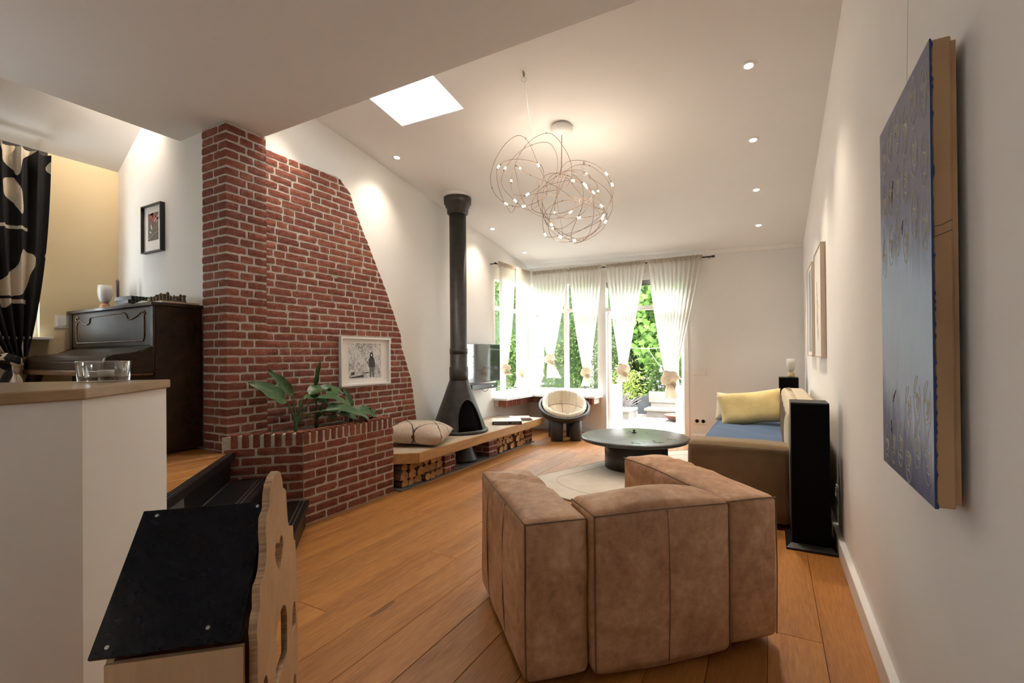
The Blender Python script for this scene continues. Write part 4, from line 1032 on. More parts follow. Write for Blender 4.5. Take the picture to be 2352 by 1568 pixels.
# small flower print above the piano
fp = thing('framed_print', 'black framed flower print on the alcove wall', 'picture', (-4.635, 2.098, 2.404))
w, h, f = .163, .204, .009; bm = B()
for q in ((-w, -w + f, -.036, 0, -h, h), (w - f, w, -.036, 0, -h, h), (-w + f, w - f, -.036, 0, -h, -h + f), (-w + f, w - f, -.036, 0, h - f, h)): box(bm, *q)
obj('frame', bm, 'frame_black', fp); obj('mount', bbox(-w + f, w - f, -.012, -.008, -h + f, h - f), 'cover_white', fp)
M['taupe'] = simple('taupe_print', (.14, .115, .085), .7, var=.35, scale=30); M['printred'] = simple('red_print', (.48, .05, .04), .6, var=.3, scale=60); M['printpink'] = simple('pink_print', (.58, .26, .30), .6, var=.3, scale=60)
obj('print', bbox(-.085, .083, -.0135, -.012, -.10, .135), 'taupe', fp)
def petals(cx, cz, n, r, mat, seed):
    rr = random.Random(seed)
    for k in range(n):
        a = rr.uniform(0, 2 * PI); x, z = cx + r * .6 * math.cos(a), cz + r * .8 * math.sin(a); L, w_ = rr.uniform(.018, .03), rr.uniform(.006, .011); d = rr.uniform(0, PI)
        poly = [(x + L * math.cos(t) * math.cos(d) - w_ * math.sin(t) * math.sin(d), z + L * math.cos(t) * math.sin(d) + w_ * math.sin(t) * math.cos(d)) for t in [q * PI / 4 for q in range(8)]]
        obj('printed_petal', prism(B(), poly, -.0141, -.0136, 'y'), mat, fp)
petals(-.03, .085, 9, .05, 'printred', 1); petals(.05, .09, 7, .04, 'printpink', 2); petals(-.03, -.01, 2, .03, 'cover_white', 3)
obj('printed_branch', tube(B(), spline([(-.082, -.0142, -.085), (-.02, -.0142, -.065), (.02, -.0142, -.045), (.08, -.0142, -.035)], 6), .0018, 5), 'cover_white', fp)
# ------------------------------------------------------------------ upright piano
pn = thing('piano', 'old dark walnut upright piano on the raised floor', 'piano', (-4.575, 1.92, PLZ))
pz = 1.112; hw = .695; yf = -.165; yb = .155
obj('case', bb(-hw, hw, yf, yb, .02, pz - .026, .003), 'piano', pn)
obj('top_lid', bb(-hw - .022, hw + .012, yf - .028, yb + .005, pz - .026, pz, .005), 'piano_lid', pn)
fr_ = obj('front_panel', bb(-hw + .04, hw - .03, yf - .008, yf + .004, .80, pz - .035, .003), 'piano', pn)
for s in (-1, 1): obj('stile', bb(s * (hw - .02) - .02, s * (hw - .02) + .02, yf - .014, yf, .74, pz - .028, .003), 'piano_lid', pn)
yo = yf - .011
mp = [(-.55, .835), (.545, .835), (.565, .86), (.565, 1.0), (.555, 1.035), (.52, 1.05), (.46, 1.02), (.38, 1.0), (.32, 1.0), (.29, 1.04), (.24, 1.055), (-.26, 1.045), (-.31, 1.04), (-.32, 1.0), (-.37, .985), (-.44, 1.0), (-.50, 1.025), (-.545, 1.015), (-.565, .98), (-.57, .86)]
obj('panel_moulding', tube(B(), [(x, yo, z) for x, z in mp], .005, 6, True), 'piano_wear', fr_, True)
for s in (-1, 1): obj('carved_scroll', tube(B(), spline([(s * .53, yo, 1.045), (s * .555, yo, 1.055), (s * .575, yo, 1.035), (s * .56, yo, 1.02)], 6), .006, 6), 'piano_wear', fr_, True)
# keyboard shelf, curved fall and cheeks
prof = [(yf - .02, .785), (yf - .10, .752), (yf - .20, .738), (yf - .265, .728), (yf - .292, .70), (yf - .292, .685), (yf - .02, .685)]
obj('key_lid', prism(B(), prof, -hw + .05, hw - .045, 'x'), 'piano_lid', pn)
obj('key_slip', bb(-hw + .045, hw - .04, yf - .300, yf - .02, .625, .684, .004), 'piano', pn)
obj('key_bed', bb(-hw - .01, hw - .02, yf - .305, yf, .585, .624, .006), 'piano_wear', pn)
chk = [(yf, .80), (yf - .05, .775), (yf - .09, .745), (yf - .16, .735), (yf - .24, .735), (yf - .285, .715), (yf - .30, .68), (yf - .30, .60), (yf, .60)]
for a, b_ in ((-hw, -hw + .048), (hw - .043, hw - .003)): obj('cheek', bevel(prism(B(), chk, a, b_, 'x'), .006), 'piano', pn)
for s in (-1, 1): obj('leg', tube(B(), spline([(s * .62, yf - .25, .586), (s * .62, yf - .27, .48), (s * .62, yf - .24, .34), (s * .62, yf - .20, .16), (s * .62, yf - .22, .0)], 6), [.045] * 6 + [.035] * 6 + [.028] * 6 + [.03] * 6 + [.035], 10), 'piano', pn, True)
obj('toe_block', bb(-hw, hw, yf - .02, yf + .02, 0, .14, .004), 'piano', pn)
pt_z = PLZ + pz + .001
cup_lamp('cup_vase_lamp', 'white cup lamp with orange foot on the piano', (-5.09, 1.92, pt_z), 'terra', .98)
cn = thing('candle', 'tall dark red candle standing on the piano', 'candle', (-4.975, 1.965, pt_z)); obj('wax', lathe(B(), [(.0115, 0), (.012, .004), (.0118, .268), (.004, .272), (0, .270)], 20), 'candle', cn, True); obj('wick', tube(B(), [(0, 0, .268), (.001, 0, .282)], .0015, 6), 'rubber', cn)
def notebook(label, z, w, d, h, mat, rz, dx=0, ring=True):
    t = thing('notebook', label, 'notebook', (-4.555 + dx, 1.91, z), rz, 'notebooks on the piano')
    obj('pages', bbox(-w / 2, w / 2, -d / 2, d / 2, .003, h - .003), mat, t); obj('cover', bbox(-w / 2 - .003, w / 2 + .003, -d / 2 - .003, d / 2 + .003, h - .003, h), mat, t); obj('back_cover', bbox(-w / 2 - .003, w / 2 + .003, -d / 2 - .003, d / 2 + .003, 0, .003), mat, t)
    if ring:
        for k in range(6): obj('binding_ring', tube(B(), [(w / 2 + .004 + .010 * math.cos(a), -d / 2 + .02 + k * (d - .04) / 5, h / 2 + .012 * math.sin(a)) for a in [q * PI / 5 for q in range(10)]], .0013, 4, True), 'steel', t)
M['book_yellow'] = simple('black_yellow_cover', (.03, .03, .02), .4)
notebook('dark notebook lowest in the stack on the piano', pt_z, .25, .16, .030, 'book_yellow', .03, 0, False)
notebook('black notebook in the middle of the piano stack', pt_z + .031, .24, .16, .026, 'book_green', -.05, -.005)
notebook('black ring-bound notebook topmost on the piano', pt_z + .058, .24, .16, .030, 'book_green', .06, .005)
tag(obj('open_booklet', bevel(prism(B(), [(-.07, 0), (.08, .02), (.05, .045), (-.07, .03)], -.09, .09, 'y'), .002), 'cover_white', None, False, (-4.36, 1.95, pt_z)), 'white booklet leaning beside the notebooks', 'booklet')
bd = tag(obj('chess_board', bb(-.205, .205, -.13, .13, 0, .014, .002), 'chess_light', None, False, (-4.09, 1.93, pt_z)), 'cream stone chess board on the piano', 'chess board')
def chessman(kind):
    b0 = [(.016, 0), (.017, .004), (.012, .010)]
    if kind == 'pawn': return b0 + [(.007, .025), (.010, .029), (.006, .031), (.010, .039), (.006, .046), (0, .047)]
    if kind == 'rook': return b0 + [(.010, .036), (.014, .040), (.014, .054), (.009, .054), (.009, .050), (0, .050)]
    if kind == 'bishop': return b0 + [(.008, .034), (.012, .038), (.008, .041), (.011, .053), (.004, .064), (.003, .068), (0, .069)]
    return b0 + [(.009, .045), (.014, .050), (.009, .053), (.014, .068), (.008, .073), (.005, .080), (0, .082)]
rc2 = random.Random(4)
cm = {}
def chess(kind, mat, x, y, label, group):
    k = (kind, mat)
    if k not in cm:
        bm = lathe(B(), chessman(kind), 14); me = bpy.data.meshes.new('chess_piece'); bmesh.ops.recalc_face_normals(bm, faces=bm.faces); bm.to_mesh(me); bm.free(); me.materials.append(M[mat])
        for p in me.polygons: p.use_smooth = True
        cm[k] = me
    o = inst('chess_piece', cm[k], None, Matrix.Translation((x, y, pt_z + .0145))); tag(o, label, 'chess piece', group)
for i, k in enumerate(('pawn', 'rook', 'pawn', 'bishop', 'pawn', 'rook', 'pawn', 'king')): chess(k, 'chess_light', -4.275 + i * .021 + rc2.uniform(-.002, .002), 1.89 + (i % 2) * .07, 'cream %s among the pale chess pieces on the piano' % k, 'pale chess pieces')
for i, k in enumerate(('pawn', 'king', 'bishop', 'pawn', 'rook', 'bishop', 'rook', 'king', 'rook', 'rook', 'pawn', 'bishop', 'rook', 'pawn', 'rook')): chess(k, 'chess_dark', -4.125 + i * .0155 + rc2.uniform(-.003, .003), 1.84 + (i * 37 % 3) * .06, 'olive brown %s among the dark chess pieces on the piano' % k, 'dark chess pieces')

# ------------------------------------------------------------------ switches and sockets
def plate(name, label, cat, loc, rot, w, h, n, sock=False):
    t = thing(name, label, cat, loc); t.rotation_euler = rot
    obj('plate', bb(-w / 2, w / 2, -.010, 0, -h / 2, h / 2, .002), 'plastic', t)
    for k in range(n):
        cx = -w / 2 + w * (k + .5) / n; s = min(w / n, h) * .36
        if sock:
            bm = lathe(B(), [(s, 0), (s, .004), (s * .86, .004), (s * .84, -.004), (0, -.004)], 24); bmesh.ops.rotate(bm, verts=bm.verts, cent=(0, 0, 0), matrix=Matrix.Rotation(PI / 2, 3, 'X')); bmesh.ops.translate(bm, verts=bm.verts, vec=(cx, -.010, 0)); obj('socket_well', bm, 'plastic', t)
            for d in (-1, 1): obj('pin_hole', bbox(cx + d * s * .42 - s * .14, cx + d * s * .42 + s * .14, -.0125, -.0115 + .006, -s * .14, s * .14), 'darkhole', t)
        else: obj('rocker', bb(cx - s, cx + s, -.0145, -.009, -s, s, .002), 'plastic', t)
    return t
plate('light_switch', 'white double light switch beside the garden door', 'switch', (-.925, YF - .0005, 1.012), (0, 0, 0), .185, .092, 2)
plate('wall_socket', 'white double wall socket low beside the garden door', 'socket', (-.925, YF - .0005, .290), (0, 0, 0), .175, .092, 2, True)
plate('light_switch', 'white light switch on the yellow alcove wall', 'switch', (-5.2995, 1.705, 1.612), (0, 0, PI / 2), .105, .105, 1)
plate('wall_socket', 'white socket behind the near speaker', 'socket', (XR - .0005, 3.95, .33), (0, 0, -PI / 2), .092, .092, 1, True)

# ------------------------------------------------------------------ castle-sided toy desk in the near corner
td = thing('toy_desk', 'castle-shaped child desk with sloping black top', 'toy desk', (-1.30, .68, 0))
def T(p): return (p[0] + 1.30, p[1] - .68, p[2])
bm = B(); q = [T(p) for p in ((-1.511, .654, .880), (-1.290, .866, .880), (-1.112, .678, .628), (-1.340, .470, .628))]
nrm = (Vector(q[1]) - Vector(q[0])).cross(Vector(q[3]) - Vector(q[0])).normalized()
if nrm.z < 0: nrm = -nrm
v = [bm.verts.new(Vector(p)) for p in q] + [bm.verts.new(Vector(p) - nrm * .012) for p in q]
for f in ((0, 1, 2, 3), (7, 6, 5, 4), (0, 4, 5, 1), (1, 5, 6, 2), (2, 6, 7, 3), (3, 7, 4, 0)): bm.faces.new([v[k] for k in f])
M['blackboard'] = simple('black_lacquer_board', (.004, .005, .009), .22, var=.3, scale=40, bmp=.04, bdist=.002, spec=.22)
dk = obj('desk_top', bevel(bm, .002), 'blackboard', td)
for a, b_ in ((.10, .06), (.75, .10), (.12, .95), (.93, .96)):
    p = Vector(q[3]).lerp(Vector(q[2]), a).lerp(Vector(q[0]).lerp(Vector(q[1]), a), b_); bm = lathe(B(), [(.0045, 0), (.0045, .0012), (.003, .002), (0, .002)], 12)
    bmesh.ops.rotate(bm, verts=bm.verts, cent=(0, 0, 0), matrix=Vector((0, 0, 1)).rotation_difference(nrm).to_matrix()); bmesh.ops.translate(bm, verts=bm.verts, vec=p + nrm * .0003); obj('screw', bm, 'steel', td)
def bodyp(u, v_, z):   # u along the front edge (0..1), v_ back (0..1)
    a = Vector(T((-1.322, .492, 0))).lerp(Vector(T((-1.112, .682, 0))), u); b_ = Vector(T((-1.492, .650, 0))).lerp(Vector(T((-1.292, .858, 0))), u); p = a.lerp(b_, v_); return (p.x, p.y, z)
def panel(c, th):
    bm = B(); c = [Vector(p) for p in c]; n_ = (c[1] - c[0]).cross(c[2] - c[0]).normalized() * th; v = [bm.verts.new(p) for p in c] + [bm.verts.new(p + n_) for p in c]; k = len(c)
    bm.faces.new(v[:k][::-1]); bm.faces.new(v[k:])
    for i in range(k): bm.faces.new((v[i], v[(i + 1) % k], v[k + (i + 1) % k], v[k + i]))
    return bm
obj('front_board', panel([bodyp(0, .02, .05), bodyp(1, .02, .05), bodyp(1, .02, .606), bodyp(0, .02, .606)], -.015), 'beech', td)
obj('back_board', panel([bodyp(0, .97, .05), bodyp(1, .97, .05), bodyp(1, .97, .835), bodyp(0, .97, .835)], .015), 'beech', td)
obj('side_board', panel([bodyp(.0, .03, 0), bodyp(.0, .97, 0), bodyp(.0, .97, .83), bodyp(.0, .03, .60)], .015), 'beech', td)
# castle panel with cut-outs: outline in (s, z) on the plane along the side of the desk
OUT = [(.030, 0), (.030, .60), (.022, .63), (.036, .660), (.060, .672), (.058, .70), (.062, .722), (.10, .728), (.125, .745), (.138, .79), (.128, .84), (.134, .872), (.176, .884), (.182, .92), (.20, .942), (.235, .955), (.29, .957), (.335, .944), (.366, .915), (.378, .885), (.420, .868), (.434, .855), (.442, .81), (.462, .755), (.478, .730), (.565, .700), (.575, .66), (.578, .644), (.612, .632), (.628, .58), (.636, .54), (.648, .44), (.66, .25), (.67, 0)]
def arc(cx, cz, rx, rz, a0, a1, n=8): return [(cx + rx * math.cos(lin(a0, a1, k / n)), cz + rz * math.sin(lin(a0, a1, k / n))) for k in range(n + 1)]
HEART = [(.318, .645), (.262, .695), (.247, .725), (.258, .750), (.280, .752), (.305, .738), (.318, .735), (.330, .748), (.352, .748), (.374, .728), (.376, .705), (.350, .675)]
DOOR = [(.245, .33)] + [(.245, .44)] + arc(.342, .44, .097, .082, PI, 0, 10)[1:-1] + [(.440, .44), (.440, .33)]
WIN = [(.537, .33), (.537, .375)] + arc(.578, .375, .041, .052, PI, 0, 8)[1:-1] + [(.619, .375), (.619, .33)]
WIN2 = [(.07, .36), (.07, .415)] + arc(.108, .415, .038, .05, PI, 0, 8)[1:-1] + [(.146, .415), (.146, .36)]
WIN3 = [(a, b_ - .26) for a, b_ in WIN]
def cutout(outline, holes_, th):
    cu = bpy.data.curves.new('tmp', 'CURVE'); cu.dimensions = '2D'; cu.fill_mode = 'BOTH'; cu.extrude = th / 2; cu.bevel_depth = .0015; cu.bevel_resolution = 1
    for poly in [outline] + holes_:
        sp = cu.splines.new('POLY'); sp.points.add(len(poly) - 1); sp.use_cyclic_u = True
        for p, (a, b_) in zip(sp.points, poly): p.co = (a, b_, 0, 1)
    o = bpy.data.objects.new('tmp', cu); C.objects.link(o); bpy.context.view_layer.update()
    dg = bpy.context.evaluated_depsgraph_get(); me = bpy.data.meshes.new_from_object(o.evaluated_get(dg)); bpy.data.objects.remove(o); bpy.data.curves.remove(cu); return me
me = cutout(OUT, [HEART, DOOR, WIN, WIN2, WIN3], .016); me.name = 'castle_panel'; me.materials.clear(); me.materials.append(M['beech']); me.materials.append(M['ply_edge'])
for p in me.polygons: p.material_index = 0 if abs(p.normal.z) > .6 else 1
e2 = Vector((-D7, D7, 0)); nn = Vector((D7, D7, 0))
o0 = Vector(T((-1.091, .698, 0))) - nn * .008
mt = Matrix(((e2.x, 0, nn.x, o0.x), (e2.y, 0, nn.y, o0.y), (0, 1, 0, 0), (0, 0, 0, 1)))
if True:
    cpn = inst('castle_panel', me, td, mt)
bar = lambda z: T((-1.091 + e2.x * .25 - nn.x * .02, .698 + e2.y * .25 - nn.y * .02, z)), 
obj('door_knob', lathe(B(), [(.004, 0), (.004, .012), (.007, .016), (.006, .024), (0, .026)], 12), 'steel', cpn, True, (.335, .405, -.03)); obj('door_knob', lathe(B(), [(.004, 0), (.004, .012), (.007, .016), (.006, .024), (0, .026)], 12), 'steel', cpn, True, (.318, .375, -.03))
M['toy_door'] = simple('black_toy_door', (.014, .014, .016), .3)
obj('toy_door', bbox(.235, .335, .28, .55, -.034, -.028), 'toy_door', cpn); obj('toy_door', bbox(.338, .45, .28, .55, -.034, -.028), 'toy_door', cpn)

# ------------------------------------------------------------------ glass bowl on the parapet
gb = thing('glass_bowl', 'low clear glass bowl on the parapet top', 'glass bowl', (-2.690, 1.010, 1.1915))
obj('glass', lathe(B(), [(.0, 0), (.088, 0), (.094, .004), (.100, .092), (.099, .094), (.0965, .092), (.089, .026), (.080, .022), (0, .022)], 64), 'glass', gb, True)
tag(obj('tealight', lathe(B(), [(.0, 0), (.030, 0), (.031, .030), (.028, .031), (.027, .026), (0, .025)], 28), 'candle' if False else 'paper', None, True, (-2.685, 1.015, 1.2140)), 'white tealight inside the glass bowl', 'candle')

# ------------------------------------------------------------------ dieffenbachia in the planter
def leaf_bm(L, w, droop, fold=.25, n=12, m=6, twist=0):
    bm = B(); uv = bm.loops.layers.uv.new('UVMap'); V = []
    for i in range(n + 1):
        t = i / n; wid = w * (math.sin(PI * t ** .75) ** .8) * (1 if t < .98 else .3) + .002; R = []
        a = droop * t; x = L * (math.sin(a) / droop if abs(droop) > .01 else t); z = -L * ((1 - math.cos(a)) / droop if abs(droop) > .01 else 0)
        for j in range(m + 1):
            s = j / m * 2 - 1; y = s * wid / 2; dz = abs(s) ** 1.3 * fold * wid * .5 + .006 * math.sin(t * 17 + s * 2) * abs(s)
            ty = y * math.cos(twist * t) - dz * math.sin(twist * t); tz = y * math.sin(twist * t) + dz * math.cos(twist * t)
            R.append(bm.verts.new((x + tz * math.sin(a), ty, z + tz * math.cos(a))))
        V.append(R)
    for i in range(n):
        for j in range(m):
            f = bm.faces.new((V[i][j], V[i + 1][j], V[i + 1][j + 1], V[i][j + 1]))
            for lp, (a, b_) in zip(f.loops, ((i, j), (i + 1, j), (i + 1, j + 1), (i, j + 1))): lp[uv].uv = (a / n, b_ / m)
    return bm
def plant(label, base, leaves):
    t = thing('houseplant', label, 'plant', base)
    obj('stalk', tube(B(), spline([(0, 0, 0), (.005, .005, .06), (.0, .01, .11)], 5), [.017] * 6 + [.014] * 5, 10), 'leaf_stem', t, True)
    for (p, d, L, w, droop, tw) in leaves:
        p = Vector(p) - Vector(base); o = Vector((0, .005, .09))
        mid = o.lerp(p, .5) + Vector((0, 0, .03))
        obj('leaf_stalk', tube(B(), spline([o, mid, p], 6), [.0085 - .004 * k / 12 for k in range(13)], 6), 'leaf_stem', t, True)
        d = Vector(d).normalized(); x = d; nv = Vector((.34, -.24, .85)); z = (nv - x * nv.dot(x)).normalized(); y = z.cross(x); rl_ = Matrix.Rotation(-tw * .8 if tw > .8 else 0, 3, x); y, z = rl_ @ y, rl_ @ z
        lf = obj('leaf', leaf_bm(L, w * 1.08, droop * .95, .3, 12, 6, tw * .35), 'leaf', t, True); lf.matrix_local = Matrix(((x.x, y.x, z.x, p.x), (x.y, y.y, z.y, p.y), (x.z, y.z, z.z, p.z), (0, 0, 0, 1)))
    return t
pb = (-3.42, 2.545, .655)
plant('dieffenbachia with broad pale-veined leaves nearest the steps', pb, [
    ((-3.42, 2.47, .93), (.05, -.75, .55), .34, .13, .5, .9), ((-3.46, 2.56, .98), (-.0, -.7, .72), .30, .085, .2, 1.2), ((-3.42, 2.63, .96), (.15, .9, -.15), .34, .12, .7, .7),
    ((-3.36, 2.72, .95), (.15, .95, -.02), .50, .11, .95, .8), ((-3.44, 2.70, .97), (-.1, .9, .45), .30, .14, .9, -.3), ((-3.30, 2.74, .84), (.45, .95, .12), .58, .12, 1.3, .25)])
plant('dieffenbachia with arching leaves in the middle of the planter', (-3.52, 2.83, .655), [
    ((-3.55, 2.86, .97), (-.02, .05, 1), .30, .055, .25, 1.4), ((-3.5, 2.82, .99), (.3, .75, .2), .30, .12, 1.0, .3), ((-3.54, 2.98, .93), (-.1, .9, .35), .30, .16, 1.0, -.9), ((-3.44, 2.92, .80), (.8, .5, .05), .26, .10, .9, .3), ((-3.42, 2.86, .78), (.7, -.3, .2), .22, .09, .8, -.2), ((-3.50, 2.95, .86), (.25, .9, -.2), .42, .11, .9, .5)])
plant('small dieffenbachia at the far end of the planter', (-3.48, 3.18, .655), [
    ((-3.48, 3.20, .80), (-.1, -.25, .9), .22, .07, .3, .8), ((-3.46, 3.28, .79), (.2, .9, .3), .17, .06, 1.2, .2), ((-3.44, 3.32, .76), (.1, 1, .15), .22, .07, .8, .3), ((-3.42, 3.14, .80), (.5, .6, .0), .30, .10, 1.1, .2)])
# ------------------------------------------------------------------ chandelier of wire loops and LED tubes
ch = thing('chandelier', 'tangled bronze wire chandelier with tiny glowing tubes', 'chandelier', (-1.647, 3.99, 2.75))
c0 = Vector((-1.647, 3.99, 2.75))
ru = Vector((.878, .479, 0)); rf_ = Vector((-.479, .878, 0)); rz3 = Vector((0, 0, 1))
def lw(a, b_, c): return ru * a + rf_ * b_ + rz3 * c          # right, away, up
cz0 = zc(-1.647, 3.99) - 2.75
bm = lathe(B(), [(0, -.062), (.05, -.060), (.085, -.048), (.10, -.025), (.104, -.012), (.104, .0), (.098, .004), (.098, .012), (.0, .02)], 48, (0, 0, cz0 - .012)); obj('ceiling_canopy', bm, 'canopy', ch, True)
obj('pendant_cable', tube(B(), [(0, 0, cz0 - .07), (-.004, 0, .25), lw(-.02, 0, .15)], .0035, 6), 'copper', ch, True)
hk1 = Vector((-1.656, 3.257, zc(-1.656, 3.257))) - c0; hk2 = Vector((-1.66, 4.607, zc(-1.66, 4.607))) - c0
for hk in (hk1, hk2):
    obj('ceiling_hook', lathe(B(), [(.006, -.03), (.011, -.012), (.007, 0), (0, .002)], 12, tuple(hk)), 'steel', ch, True); obj('wire_ring', tube(B(), [hk + ru * .02 * math.cos(t) + rz3 * (-.05 + .02 * math.sin(t)) for t in [k * PI / 8 for k in range(16)]], .0016, 5, True), 'steel', ch)
obj('hanging_wire', tube(B(), [hk1 - rz3 * .02, lw(-.28, -.10, .50)], .0013, 5), 'steel', ch); obj('hanging_wire', tube(B(), [hk2 - rz3 * .02, lw(.18, .16, .02), lw(.18, .12, -.10)], .0013, 5), 'steel', ch)
rch = random.Random(14)
LO = [  # centre (right, up, away), radii, tilt axis angles
    (-.36, .17, -.05, .27, .31, .5, .35), (-.40, .10, .05, .26, .22, -.7, -.5), (-.30, .16, .0, .22, .32, .25, 1.0), (-.22, .20, -.08, .30, .26, -.3, -1.0), (-.20, .05, .06, .36, .17, .6, .7),
    (.12, -.08, .0, .33, .30, .15, .2), (.10, -.12, .05, .34, .28, .8, -.4), (.14, -.06, -.05, .30, .34, -.8, .5), (.05, -.14, .02, .31, .25, .3, 1.1), (.16, .0, .04, .27, .24, -.35, -1.0), (.08, -.20, -.04, .33, .20, .25, .6), (.20, -.10, .06, .24, .32, 1.0, .1), (.0, -.10, -.06, .26, .24, -.5, 1.2), (.10, -.22, .0, .30, .14, -.2, -.3), (.06, .02, .02, .36, .16, .35, -.8)]
M['led_cap'] = simple('brass_led_cap', (.45, .25, .08), .35, metal=.9)
led_pts = []
for k, (a, u_, b_, rx, rz_, t1, t2) in enumerate(LO):
    pts = []; NP = 56
    for i in range(NP):
        t = 2 * PI * i / NP; p = Vector((rx * math.cos(t), .10 * math.sin(2 * t + k), rz_ * math.sin(t)))
        p += noise.noise_vector(Vector((math.cos(t), math.sin(t), k * 3.1))) * .035
        p = Matrix.Rotation(t1, 3, 'Z') @ (Matrix.Rotation(t2 * .5, 3, 'Y') @ p); pts.append(lw(a + p.x, b_ + p.y, u_ + p.z))
    obj('wire_loop', tube(B(), pts, .0021, 5, True), 'copper', ch, True)
    for q in range(2 if k % 5 else 3):
        i = rch.randrange(NP); led_pts.append((pts[i], (pts[(i + 1) % NP] - pts[i - 1]).normalized()))
    for q in range(4):
        p = pts[rch.randrange(NP)]; obj('wire_joint', lathe(B(), [(0, -.005), (.004, -.004), (.004, .004), (0, .005)], 6, tuple(p)), 'rod', ch)
for p, d in led_pts:
    g = obj('led_tube', tube(B(), [p - d * .015, p + d * .015], .0075, 10), 'led', ch, True)
    obj('end_cap', tube(B(), [p - d * .021, p - d * .0155], .0080, 10), 'led_cap', g); obj('end_cap', tube(B(), [p + d * .0155, p + d * .021], .0080, 10), 'led_cap', g)
for i, off in enumerate((lw(-.3, 0, .15), lw(.1, 0, -.1), lw(.25, .0, 0.0))):
    ld = bpy.data.lights.new('chandelier_glow', 'POINT'); ld.energy = CHAND_W * 8; ld.color = WARM; ld.shadow_soft_size = .15; lo = bpy.data.objects.new('chandelier_glow', ld); C.objects.link(lo); lo.parent = ch; lo.location = off

# ------------------------------------------------------------------ recessed downlights
def downlight(label, x, y, z, tilt=(0, 0, 0), power=None, group='recessed ceiling downlights', emis='lamp_disc', spot=1.5):
    t = thing('downlight', label, 'downlight', (x, y, z), group=group); t.rotation_euler = tilt
    obj('trim_ring', lathe(B(), [(.028, -.002), (.030, -.006), (.044, -.006), (.047, -.001), (.047, .004), (.028, .004)], 32, capb=False, capt=False), 'trim', t, True)
    obj('lens', lathe(B(), [(0, -.0030), (.0285, -.0030), (.0285, .002)], 24, capt=False), emis, t)
    ld = bpy.data.lights.new('downlight_beam', 'SPOT'); ld.energy = power or DOWN_W; ld.color = WARM; ld.spot_size = spot; ld.spot_blend = 1.0; ld.shadow_soft_size = .06
    lo = bpy.data.objects.new('downlight_beam', ld); C.objects.link(lo); lo.parent = t; lo.location = (0, 0, -.02); return t
slope = (math.atan(-.156) * 1, 0, 0)
for i, (y, d) in enumerate(((3.789, 'nearest the viewer'), (4.757, 'second from the viewer'), (5.735, 'third from the viewer'), (6.71, 'farthest from the viewer'))): downlight('round downlight along the painting wall, ' + d, -.118, y, zc(-.118, y) - .001, slope)
for y, d in ((3.865, 'above the brick chimney edge'), (5.85, 'beyond the stove pipe'), (6.86, 'above the corner curtains')): downlight('round downlight along the stove wall, ' + d, -3.50, y, zc(-3.5, y) - .001, slope, DOWN_W * .48, spot=2.0)
downlight('round downlight behind the edge of the lowered ceiling', -3.50, 2.72, zc(-3.5, 2.72) - .001, slope, 30)
downlight('round downlight in the lowered ceiling at the top edge', -1.62, 1.02, SOF - .001, (0, 0, 0), DOWN_W * .07)
downlight('round downlight in the lowered ceiling behind the viewer', -1.62, -1.3, SOF - .001, (0, 0, 0), DOWN_W * .06)
downlight('round downlight in the lowered ceiling near the back wall', -.4, -1.3, SOF - .001, (0, 0, 0), DOWN_W * .06)
downlight('round downlight on the slope above the flower print', -4.50, 1.80, za(-4.50, 1.80) - .001, (0, math.atan(-.716) * -1 * 1 - 0, 0), PIANO_W, spot=2.3)
downlight('round downlight on the slope above the patterned curtain', -4.60, .2, za(-4.60, .2) - .001, (0, math.atan(.716), 0), PIANO_W * .35, spot=2.3)

# ------------------------------------------------------------------ sheer curtains with knots
def knot(parent, p, s, mat, seed=0, tail=.2, tw=.09, taildir=(0, 0)):
    r = random.Random(seed)
    P_ = [(-.35, .0, .9), (-.5, .25, .35), (.0, .55, -.1), (.55, .2, .05), (.45, -.35, .35), (-.2, -.5, .30), (-.6, -.2, -.15), (-.25, .25, -.55), (.3, .3, -.6), (.25, 0, -1.0)]
    pts = spline([(p[0] + a * s * r.uniform(.9, 1.1), p[1] + b_ * s * .8, p[2] + c * s * r.uniform(.9, 1.1)) for a, b_, c in P_], 8)
    bm = B(); n = 16; rings = []; prev = None
    for i, q in enumerate(pts):
        t = (pts[min(i + 1, len(pts) - 1)] - pts[max(i - 1, 0)]).normalized()
        a = t.orthogonal().normalized() if prev is None else (prev - t * prev.dot(t)).normalized(); prev = a; b_ = t.cross(a)
        rr = s * .42 * (.75 + .25 * math.sin(i / len(pts) * PI))
        rings.append([bm.verts.new(q + (a * math.cos(2 * PI * k / n) + b_ * math.sin(2 * PI * k / n)) * rr * (1 + .22 * math.cos(k * 2 * PI * 5 / 16 + i * .22))) for k in range(n)])
    for A, D in zip(rings, rings[1:]):
        for k in range(n): bm.faces.new((A[k], A[(k + 1) % n], D[(k + 1) % n], D[k]))
    bm.faces.new(rings[0][::-1]); bm.faces.new(rings[-1])
    obj('knot', bm, mat, parent, True)
    bm = B(); rows, cols = 10, 28; V = []
    for j in range(rows + 1):
        t = j / rows; R = []; w = lin(s * .35, tw, t ** .6)
        for k in range(cols):
            a = 2 * PI * k / cols; rr = 1 + .30 * math.sin(a * 5 + seed) * (.4 + .6 * t)
            R.append(bm.verts.new((p[0] + taildir[0] * t + w * math.cos(a) * rr, p[1] + taildir[1] * t + w * .5 * math.sin(a) * rr, p[2] - s * .6 - tail * t + .008 * math.sin(a * 3) * t)))
        V.append(R)
    for A, D in zip(V, V[1:]):
        for k in range(cols): bm.faces.new((A[k], A[(k + 1) % cols], D[(k + 1) % cols], D[k]))
    obj('tail', bm, mat, parent, True)
